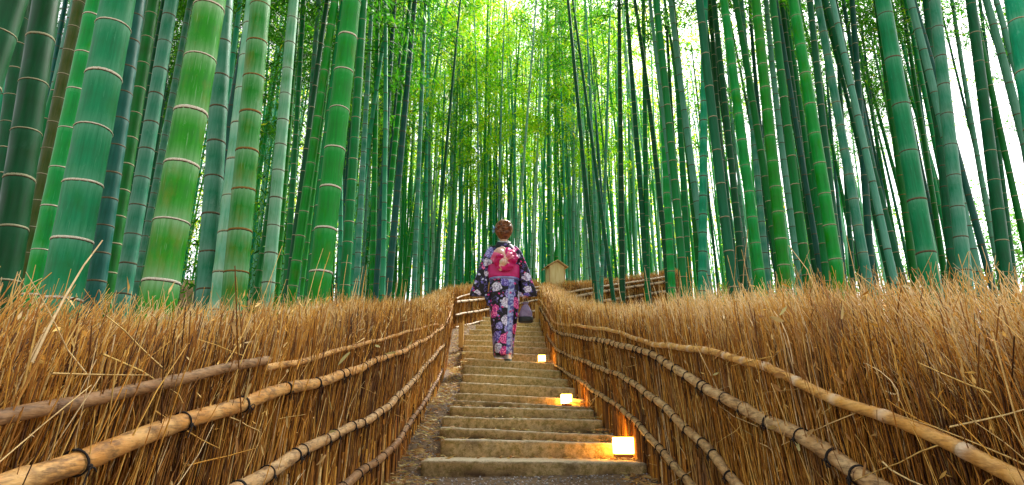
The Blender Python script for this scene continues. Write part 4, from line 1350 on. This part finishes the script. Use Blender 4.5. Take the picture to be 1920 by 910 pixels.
# roofed wooden box on its post behind the far fence
WOODP = simple_noise('box_wood', (0.72, 0.54, 0.24), (0.84, 0.70, 0.38), 7, stretch=(5, 5, .6))
WOODD = simple_noise('box_roof_wood', (0.50, 0.30, 0.13), (0.62, 0.42, 0.22), 9, stretch=(1, 5, 5))
pb = at_depth(1041, 528, 14.6)
zg = float(ground_z(pb.x, pb.y))
box = link('wooden_box', None, loc=(pb.x, pb.y, zg), label='pale wooden box with a small gabled roof above the distant fence', cat='box')
box.rotation_euler = (0, 0, R(14))
zb = pb.z - zg - 0.25
link('post', box_mesh('post', -.06, .06, -.06, .06, -0.3, zb, [WOODD], .004), box)
W_, D_, Hh = 0.185, 0.15, 0.68
bm = bmesh.new()
pr = [(-W_, zb), (W_, zb), (W_, zb + Hh - .1), (0.0, zb + Hh + .02), (-W_, zb + Hh - .1)]
f1 = [bm.verts.new((x, -D_, z)) for x, z in pr]; f2 = [bm.verts.new((x, D_, z)) for x, z in pr]
bm.faces.new(f1); bm.faces.new(list(reversed(f2)))
for a in range(5): bm.faces.new((f1[a], f2[a], f2[(a + 1) % 5], f1[(a + 1) % 5]))
bmesh.ops.recalc_face_normals(bm, faces=bm.faces[:])
me = bpy.data.meshes.new('body'); bm.to_mesh(me); bm.free(); me.materials.append(WOODP)
link('body', me, box)
for sg in (-1, 1):
    me = box_mesh('roof_board', -0.005, 0.295, -D_ - .07, D_ + .07, 0, 0.024, [WOODD], 0.004)
    ro = link('roof_board', me, box, loc=(0.0, 0, zb + Hh + 0.028))
    ro.rotation_euler = (0, R(32), 0) if sg > 0 else (0, R(32), R(180))
for sg in (-1, 1):
    link('corner_board', box_mesh('corner_board', sg * W_ - .012, sg * W_ + .012, -D_ - .012, -D_ + .02, zb, zb + Hh - .12, [WOODD], .002), box)

# ------------------------------------------------------------------ the woman in the kimono
def kimono_material():
    t = NT('kimono_print')
    o = t.coord((1, 0.6, 1))
    # distort so that blossoms are not round cells
    nz = t.new('ShaderNodeTexNoise'); nz.inputs['Scale'].default_value = 28; nz.inputs['Detail'].default_value = 2
    t.link(o, nz.inputs['Vector'])
    vm = t.new('ShaderNodeVectorMath', operation='SCALE'); t.link(nz.outputs['Color'], vm.inputs[0]); vm.inputs['Scale'].default_value = 0.03
    va = t.new('ShaderNodeVectorMath', operation='ADD'); t.link(o, va.inputs[0]); t.link(vm.outputs[0], va.inputs[1])
    def cells(scale, rand=0.75):
        v = t.new('ShaderNodeTexVoronoi'); v.inputs['Scale'].default_value = scale; v.inputs['Randomness'].default_value = rand
        t.link(va.outputs[0], v.inputs['Vector'])
        sp = t.new('ShaderNodeSeparateColor'); t.link(v.outputs['Color'], sp.inputs[0])
        return v.outputs['Distance'], sp.outputs[0], sp.outputs[1]
    d, r, g = cells(8.2)
    base = (0.006, 0.005, 0.010)
    n2 = t.noise(o, 16, 3, .5)
    ground = t.mix(t.ramp(n2, [(0.56, (0, 0, 0)), (0.6, (1, 1, 1)), (0.63, (0, 0, 0))]), base, (0.12, 0.10, 0.36))
    # small blossoms
    d2, r2, g2 = cells(23, 0.9)
    small = t.ramp(r2, [(0.0, (0.62, 0.02, 0.22)), (0.3, (0.16, 0.13, 0.55)), (0.55, (0.55, 0.58, 0.82)), (0.8, (0.30, 0.26, 0.66))], 'CONSTANT')
    ms = t.math('MULTIPLY', t.math('LESS_THAN', d2, 0.34), t.math('GREATER_THAN', g2, 0.42))
    c = t.mix(ms, ground, small)
    # large blossoms with rings of petals
    big = t.ramp(r, [(0.0, (0.85, 0.03, 0.30)), (0.33, (0.16, 0.13, 0.60)), (0.50, (0.76, 0.74, 0.94)), (0.84, (0.30, 0.28, 0.74))], 'CONSTANT')
    dark = t.mix(0.62, big, (0.05, 0.02, 0.18))
    lite = t.mix(0.55, big, (0.85, 0.8, 0.95))
    pet = t.new('ShaderNodeTexVoronoi'); pet.inputs['Scale'].default_value = 62; t.link(o, pet.inputs['Vector'])
    petal = t.mix(t.ramp(pet.outputs['Distance'], [(0.15, (1, 1, 1)), (0.5, (0, 0, 0))]), big, lite)
    petal = t.mix(t.ramp(pet.outputs['Distance'], [(0.48, (0, 0, 0)), (0.62, (1, 1, 1))]), petal, dark)
    mb = t.math('MULTIPLY', t.math('LESS_THAN', d, 0.50), t.math('GREATER_THAN', g, 0.2))
    c = t.mix(mb, c, petal)
    # the pale blue under-panel that runs down the right of the back
    tc = t.new('ShaderNodeTexCoord'); sp = t.new('ShaderNodeSeparateXYZ'); t.link(tc.outputs['Object'], sp.inputs[0])
    bandc = t.math('MULTIPLY_ADD', sp.outputs[2], 0.035, 0.060)
    dx = t.math('ABSOLUTE', t.math('SUBTRACT', sp.outputs[0], bandc))
    inb = t.math('MULTIPLY', t.math('LESS_THAN', dx, 0.034), t.math('LESS_THAN', sp.outputs[2], 0.985))
    pale = t.mix(t.ramp(t.noise(o, 24, 4, .6), [(0.46, (0, 0, 0)), (0.56, (1, 1, 1))]), (0.36, 0.44, 0.76), (0.08, 0.08, 0.34))
    c = t.mix(inb, c, t.mix(t.math('MULTIPLY', ms, .8), pale, small))
    return t.done(c, 0.55, 0.35)
KIMONO = kimono_material()
def obi_material(name, a, b, lo, hi):
    t = NT(name)
    n = t.noise(t.coord((1, 1, 1)), 9.0, 2, .5)
    return t.done(t.mix(t.ramp(n, [(lo, (0, 0, 0)), (hi, (1, 1, 1))]), a, b), 0.42, 0.4)
OBI = obi_material('obi_magenta', (0.50, 0.003, 0.12), (0.60, 0.012, 0.19), .4, .6)
CREAM = obi_material('obi_cream', (0.80, 0.50, 0.42), (0.84, 0.66, 0.55), .4, .6)
ROSE = obi_material('obi_rose', (0.74, 0.10, 0.26), (0.78, 0.22, 0.36), .4, .6)
OBI2 = obi_material('obi_print', (0.70, 0.015, 0.22), (0.80, 0.52, 0.42), .45, .49)
SASH = obi_material('sash_cord', (0.12, 0.12, 0.42), (0.35, 0.38, 0.7), .4, .6)
COLLAR = obi_material('collar_dark', (0.014, 0.013, 0.03), (0.13, 0.12, 0.4), .55, .62)
SKIN = simple_noise('skin', (0.60, 0.34, 0.22), (0.66, 0.40, 0.27), 8, rough=0.5)
HAIR = simple_noise('hair_brown', (0.09, 0.028, 0.009), (0.30, 0.115, 0.035), 26, lo=.4, hi=.6, rough=0.38, stretch=(1, 1, .6), spec=.5)
ORN = simple_noise('ornament_blue', (0.10, 0.35, 0.68), (0.45, 0.68, 0.85), 40, rough=.5)
TABI = simple_noise('sock_white', (0.55, 0.58, 0.66), (0.72, 0.74, 0.80), 20)
ZORI = simple_noise('sandal_dark', (0.012, 0.03, 0.03), (0.03, 0.06, 0.055), 30, rough=.6)
BAGTOP = simple_noise('bag_mauve', (0.17, 0.13, 0.23), (0.26, 0.21, 0.32), 30)
BAGBOT = simple_noise('bag_black', (0.012, 0.016, 0.017), (0.025, 0.03, 0.03), 40, rough=.6)

def loft(name, secs, mat, n=40, fold=0.0, seed=0, power=2.0, closed=True, nz=60):
    """secs: (z, cx, cy, rx, ry); smooth body through elliptical sections"""
    secs = np.array(sorted(secs), float)
    zz = np.linspace(secs[0, 0], secs[-1, 0], nz)
    # smooth interpolation
    def it(k):
        P = catmull(np.stack([secs[:, 0], secs[:, k], np.zeros(len(secs))], 1), nz * 4)
        return np.interp(zz, P[:, 0], P[:, 1])
    cx, cy, rx, ry = it(1), it(2), it(3), it(4)
    th = np.arange(n) * 2 * np.pi / n
    g = np.random.default_rng(seed)
    ph = g.uniform(0, 6.28, 6)
    c, s = np.cos(th), np.sin(th)
    ex = np.sign(c) * np.abs(c) ** (2 / power); ey = np.sign(s) * np.abs(s) ** (2 / power)
    V = np.zeros((nz, n, 3))
    for i in range(nz):
        t = i / (nz - 1)
        f = fold * (np.sin(th * 7 + ph[0] + 2.5 * t) * .5 + np.sin(th * 4 + ph[1] - 3 * t) * .5 + .4 * np.sin(12 * t + th * 2 + ph[2]))
        V[i, :, 0] = cx[i] + (rx[i] + f) * ex
        V[i, :, 1] = cy[i] + (ry[i] + f) * ey
        V[i, :, 2] = zz[i]
    idx = np.arange(nz * n).reshape(nz, n)
    q = np.stack([idx[:-1], np.roll(idx[:-1], -1, 1), np.roll(idx[1:], -1, 1), idx[1:]], -1).reshape(-1, 4)
    v = V.reshape(-1, 3)
    tri = None
    if closed:
        k = len(v)
        v = np.vstack([v, V[0].mean(0), V[-1].mean(0)])
        tri = np.array([(k, (j + 1) % n, j) for j in range(n)] + [(k + 1, idx[-1, j], idx[-1, (j + 1) % n]) for j in range(n)])
    return np_mesh(name, v, q, tri, mats=[mat])

s11, s12 = steps[10], steps[11]
pxm = at_y(944, 560, s11[2] + 0.20)
PX0, PY0, PZ0 = pxm.x, s11[2] + 0.20, s11[3]
rise = s12[3] - s11[3]
person = link('person', None, loc=(PX0, PY0, PZ0), label='person in a dark floral kimono with a pink bow walking up the stairs', cat='person')
# body: one skin-modifier figure, head to feet
def body_mesh():
    V, E, Rr = [], [], []
    def add(co, r, prev=None):
        V.append(co); Rr.append(r if isinstance(r, tuple) else (r, r))
        if prev is not None: E.append((prev, len(V) - 1))
        return len(V) - 1
    pel = add((0, 0, .88), (.13, .10))
    sp = add((0, -.01, 1.05), (.115, .085), pel)
    ch = add((0, -.01, 1.25), (.13, .09), sp)
    nb = add((0, .0, 1.395), (.06, .055), ch)
    n1 = add((0, .012, 1.455), (.044, .044), nb)
    h0 = add((0, .03, 1.50), (.052, .058), n1)
    h1 = add((0, .035, 1.565), (.072, .082), h0)
    h2 = add((0, .03, 1.62), (.070, .08), h1)
    h3 = add((0, .025, 1.665), (.045, .05), h2)
    nose = add((0, .125, 1.55), (.012, .012), h1)
    for sg in (-1, 1):
        add((sg * .082, .03, 1.555), (.012, .02), h1)
    for sg, foot_y, foot_z, xo in ((-1, .32, rise, -.055), (1, -.055, 0, .055)):
        hip = add((sg * .075, 0, .84), (.085, .085), pel)
        kn = add((xo, foot_y * .5 + .05, .46 + foot_z * .6), (.055, .055), hip)
        an = add((xo, foot_y - .03, .10 + foot_z), (.033, .035), kn)
        ft = add((xo, foot_y + .03, .055 + foot_z), (.035, .03), an)
        add((xo, foot_y + .14, .05 + foot_z), (.03, .018), ft)
    for sg in (-1, 1):
        sh = add((sg * .15, 0, 1.345), (.058, .055), ch)
        el = add((sg * .235, -.01, 1.10), (.04, .04), sh)
        if sg < 0:
            wr = add((-.265, .10, .92), (.026, .024), el); hand = add((-.27, .13, .865), (.034, .018), wr); fd = Vector((-.01, .03, -.05))
        else:
            wr = add((.262, .02, .86), (.026, .024), el); hand = add((.262, .02, .795), (.02, .034), wr); fd = Vector((.0, .012, -.05))
        hp = Vector(V[hand])
        for j in range(4):
            side = Vector((0, (j - 1.5) * .017, 0)) if sg > 0 else Vector(((j - 1.5) * .017, 0, 0))
            L = (.8, 1.0, .95, .75)[j]
            k1 = add(tuple(hp + side + fd * .55 * L), (.0085, .0085), hand)
            curl = Vector((-.018, 0, -.012)) if sg > 0 else Vector((0, .018, -.014))
            k2 = add(tuple(hp + side + fd * .55 * L + curl), (.008, .008), k1)
            add(tuple(hp + side + fd * .45 * L + curl * 2 + Vector((0, 0, .01))), (.007, .007), k2)
        t1 = add(tuple(hp + (Vector((-.012, -.035, .0)) if sg > 0 else Vector((.038, .01, .0)))), (.010, .010), hand)
        add(tuple(hp + (Vector((-.024, -.036, -.028)) if sg > 0 else Vector((.045, .03, -.025)))), (.0085, .0085), t1)
    me = bpy.data.meshes.new('body')
    me.from_pydata(V, E, [])
    me.materials.append(SKIN)
    ob = link('body', me, person)
    md = ob.modifiers.new('skin', 'SKIN')
    md.use_smooth_shade = True
    sv_ = me.skin_vertices[0].data
    for i, r in enumerate(Rr):
        sv_[i].radius = r
        sv_[i].use_root = (i == 0)
    sb = ob.modifiers.new('sub', 'SUBSURF'); sb.levels = 1; sb.render_levels = 2
body_mesh()
# robe
robe = link('robe', loft('robe', [(.078, .0, .075, .112, .245), (.12, .0, .075, .118, .24), (.30, .005, .06, .135, .19), (.52, .008, .035, .160, .15), (.74, .010, .015, .178, .145), (.90, .010, .0, .180, .142),
      (1.0, .008, -.005, .170, .132), (1.10, .004, -.005, .172, .128), (1.22, 0, -.01, .185, .125), (1.32, 0, -.008, .178, .108), (1.385, 0, 0, .130, .085), (1.425, 0, .008, .078, .07)], KIMONO, 48, .004, 5, 2.15, nz=90), person)
# open hem: pale lining edge
link('overlap_panel', loft('overlap_panel', [(.088, .056, .07, .060, .242), (.30, .066, .055, .066, .19), (.52, .078, .030, .070, .152), (.74, .084, .012, .078, .146), (.93, .084, 0, .08, .141)], KIMONO, 40, .002, 8, 2.3, nz=50), person)
# sleeves: wide hanging bags of cloth
link('sleeve', loft('sleeve', [(.78, -.295, .02, .104, .040), (.84, -.288, .02, .104, .05), (.95, -.262, .01, .092, .052), (1.10, -.226, .0, .078, .055), (1.22, -.194, -.005, .068, .06), (1.32, -.155, -.005, .062, .06), (1.385, -.11, 0, .05, .05)], KIMONO, 36, .006, 15, 2.4, nz=60), person)
link('sleeve', loft('sleeve', [(.78, .300, .01, .096, .040), (.84, .292, .01, .096, .05), (.95, .266, .005, .086, .052), (1.10, .230, .0, .076, .055), (1.22, .192, -.005, .066, .06), (1.32, .157, -.005, .062, .06), (1.385, .11, 0, .05, .05)], KIMONO, 36, .006, 27, 2.4, nz=60), person)
link('sleeve_tip', loft('sleeve_tip', [(.655, -.172, -.02, .010, .010), (.70, -.175, -.02, .028, .016), (.76, -.185, -.01, .036, .024), (.82, -.19, 0, .034, .03)], KIMONO, 20, .002, 4, nz=20), person)
# collar set back from the neck
th = np.linspace(0, 2 * np.pi, 41)
cp = np.stack([.072 * np.cos(th), .002 + .068 * np.sin(th) - .008, 1.425 + .022 * (-np.sin(th)) * -1 - .0 * th], 1)
cv, cq, ct = tubes(cp[None], np.full((1, 41), .019), 8, np.zeros(1))
cv[:, 2] = 1.425 + (cv[:, 2] - 1.425) * 1.5
link('collar', np_mesh('collar', cv, cq, mats=[COLLAR]), person)
cp2 = cp.copy(); cp2[:, 2] += .028; cp2[:, :2] *= .90
cv, cq, ct = tubes(cp2[None], np.full((1, 41), .007), 6, np.zeros(1))
link('under_collar', np_mesh('under_collar', cv, cq, mats=[TABI]), person)
# sash with its bow
obi = link('obi', loft('obi', [(.985, .006, -.005, .182, .145), (1.0, .006, -.005, .186, .150), (1.06, .004, -.005, .188, .150), (1.13, .002, -.006, .190, .147), (1.145, .002, -.006, .186, .142)], OBI, 48, .0015, 2, 2.15, nz=16), person)
link('cord', loft('cord', [(.958, .006, -.004, .176, .140), (.966, .006, -.004, .182, .147), (.980, .006, -.005, .184, .149), (.988, .006, -.005, .178, .142)], SASH, 48, .001, 3, 2.15, nz=8), obi)
bow = link('obi_bow', None, person)
bow.location = (.010, -.160, 1.172)
bow.scale = (1.08, 1.15, 1.06)
def petal(w, h, ang, dist, tilt, mat, depth, bulge=.06):
    nu, nv = 13, 11
    V = []
    for i in range(nu):
        for j in range(nv):
            u = i / (nu - 1) * 2 - 1; v = j / (nv - 1)
            wid = w * (0.45 + 0.55 * math.sin(min(1, v * 1.15) * math.pi * .62)) * (1 - .25 * max(0, v - .8) / .2)
            x = u * wid / 2
            y = -depth - bulge * math.sin(v * math.pi * .9) * (1 - .55 * u * u) - .012 * math.sin(u * 5 + v * 3 + ang)
            V.append((x, y, v * h))
    idx = np.arange(nu * nv).reshape(nu, nv)
    q = np.stack([idx[:-1, :-1], idx[1:, :-1], idx[1:, 1:], idx[:-1, 1:]], -1).reshape(-1, 4)
    me = np_mesh('bow_fold', V, q, mats=[mat])
    o = link('bow_fold', me, bow)
    o.rotation_euler = (tilt, ang, 0)
    o.location = (math.sin(ang) * dist, 0, math.cos(ang) * dist)
    m = o.modifiers.new('thick', 'SOLIDIFY'); m.thickness = .012; m.offset = 0
    b = o.modifiers.new('sub', 'SUBSURF'); b.levels = 1; b.render_levels = 1
for w, h, a, ds, ti, mt, dp in ((.15, .15, R(-66), .0, .1, ROSE, .0), (.15, .145, R(62), .0, .1, OBI, .002), (.14, .15, R(-30), .0, .0, CREAM, .020), (.13, .14, R(26), .0, .0, OBI2, .008),
                                (.15, .13, R(-118), .0, .1, OBI, .004), (.15, .13, R(120), .0, .1, OBI, .006), (.15, .125, R(178), .0, .0, OBI2, .012),
                                (.085, .10, R(-75), .0, .0, OBI, .050), (.08, .10, R(62), .0, .0, ROSE, .052), (.08, .075, R(200), .0, .0, CREAM, .055)):
    petal(w, h, a, ds, ti, mt, dp)
kn = link('bow_knot', loft('bow_knot', [(-.04, 0, -.06, .012, .012), (-.025, 0, -.06, .032, .028), (0, 0, -.06, .042, .036), (.025, 0, -.06, .032, .028), (.04, 0, -.06, .012, .012)], OBI2, 20, .003, 9, nz=16), bow)
# hair: cap, rolled bun and braid
hair = link('hair', loft('hair', [(1.475, 0, -.005, .03, .022), (1.50, 0, -.008, .060, .05), (1.55, 0, .0, .098, .096), (1.60, 0, .008, .112, .108), (1.66, 0, .008, .104, .104), (1.712, 0, .01, .068, .074), (1.732, 0, .01, .02, .022)], HAIR, 40, .0035, 12, nz=40), person)
bag_ = Bag()
for k in range(11):
    g = np.random.default_rng(40 + k)
    a0 = g.uniform(0, 6.28); r0 = g.uniform(.03, .062); cx, cz = g.normal(.008, .02), 1.615 + g.normal(0, .02)
    th = np.linspace(a0, a0 + g.uniform(3.0, 5.2), 14)
    pth = np.stack([cx + r0 * 1.1 * np.cos(th), -.085 - .03 * (1 - r0 / .06) + .012 * np.sin(th * 2 + k), cz + r0 * np.sin(th)], 1)
    v, q, t = tubes(pth[None], (np.sin(np.linspace(.35, np.pi - .35, 14)) * g.uniform(.013, .02))[None], 8, np.zeros(1))
    bag_.add(v, q, t)
link('bun', bag_.mesh('bun', [HAIR]), hair)
bag_ = Bag()
for k in range(9):
    a = -0.9 + k * .26
    c = np.array([.078 * math.sin(a * 1.25), -.052 - .03 * math.cos(a), 1.545 + .03 * a * a * .4])
    s_ = 1 if k % 2 else -1
    pth = np.stack([c[0] + np.linspace(-.02, .02, 6), np.full(6, c[1]) - .008 * np.sin(np.linspace(0, 3.1, 6)), c[2] + s_ * np.linspace(-.014, .014, 6)], 1)
    v, q, t = tubes(pth[None], (np.sin(np.linspace(.4, 2.75, 6)) * .014)[None], 8, np.zeros(1))
    bag_.add(v, q, t)
link('braid', bag_.mesh('braid', [HAIR]), hair)
ob_ = Bag()
for k in range(6):
    a = k * 1.047
    c = np.array([-.114, -.02, 1.60]) + np.array([-.008, .016 * math.cos(a), .02 * math.sin(a)])
    d_ = np.array([[-.3, math.cos(a), math.sin(a)]]); d_ /= np.linalg.norm(d_)
    v, q, t = leaves(c[None] - d_ * .012, d_, np.array([.046]), np.array([.036]), np.zeros(1))
    ob_.add(v, q, t)
oo = link('hair_ornament', ob_.mesh('hair_ornament', [ORN]), hair)
m = oo.modifiers.new('thick', 'SOLIDIFY'); m.thickness = .006
# socks and sandals
for xo, fy, fz in ((-.055, .32, rise), (.055, -.055, 0.0)):
    sock = link('sock', loft('sock', [(.026, 0, .05, .036, .115), (.045, 0, .045, .040, .112), (.07, 0, .02, .037, .085), (.10, 0, -.02, .034, .045), (.15, 0, -.03, .036, .04), (.19, 0, -.03, .037, .041)], TABI, 28, .0008, 6, nz=24), person, loc=(xo, fy - .01, fz))
    sandal = link('sandal', loft('sandal', [(.0015, 0, .045, .040, .122), (.006, 0, .045, .044, .126), (.02, 0, .045, .045, .127), (.0265, 0, .045, .041, .123)], ZORI, 32, .0, 1, 2.4, nz=10), person, loc=(xo, fy - .01, fz))
    stp = np.array([[[0, .13, .03], [.02, .10, .058], [.042, .05, .035]], [[0, .13, .03], [-.02, .10, .058], [-.042, .05, .035]]])
    v, q, t = tubes(np.array([catmull(p, 8) for p in stp]), np.full((2, 8), .006), 6, np.zeros(2))
    link('strap', np_mesh('strap', v, q, mats=[ZORI]), sandal)
# drawstring bag in her hand
bx, by, bz = .262, .01, .50
hb = link('handbag', None, loc=(PX0 + bx, PY0 + by, PZ0 + bz), label='small mauve and black drawstring bag hanging from the hand of the person', cat='bag')
link('base', loft('base', [(-.035, 0, 0, .070, .05), (-.030, 0, 0, .084, .06), (0, 0, 0, .088, .064), (.028, 0, 0, .086, .062)], BAGBOT, 36, .001, 3, 2.8, nz=14), hb)
pouch = link('pouch', loft('pouch', [(.0285, 0, 0, .084, .060), (.07, 0, 0, .078, .058), (.12, 0, 0, .060, .048), (.16, 0, 0, .036, .032), (.178, 0, 0, .022, .020), (.195, 0, 0, .034, .030), (.205, 0, 0, .038, .034)], BAGTOP, 40, .005, 7, nz=30), hb)
cords = []
for sg in (-1, 1):
    cords.append(catmull([(sg * .022, 0, .178), (sg * .018, .0, .22), (sg * .004, .012, .262), (0, .012, .272)], 10))
v, q, t = tubes(np.array(cords), np.full((2, 10), .0045), 6, np.zeros(2))
link('drawstring', np_mesh('drawstring', v, q, mats=[BAGBOT]), hb)
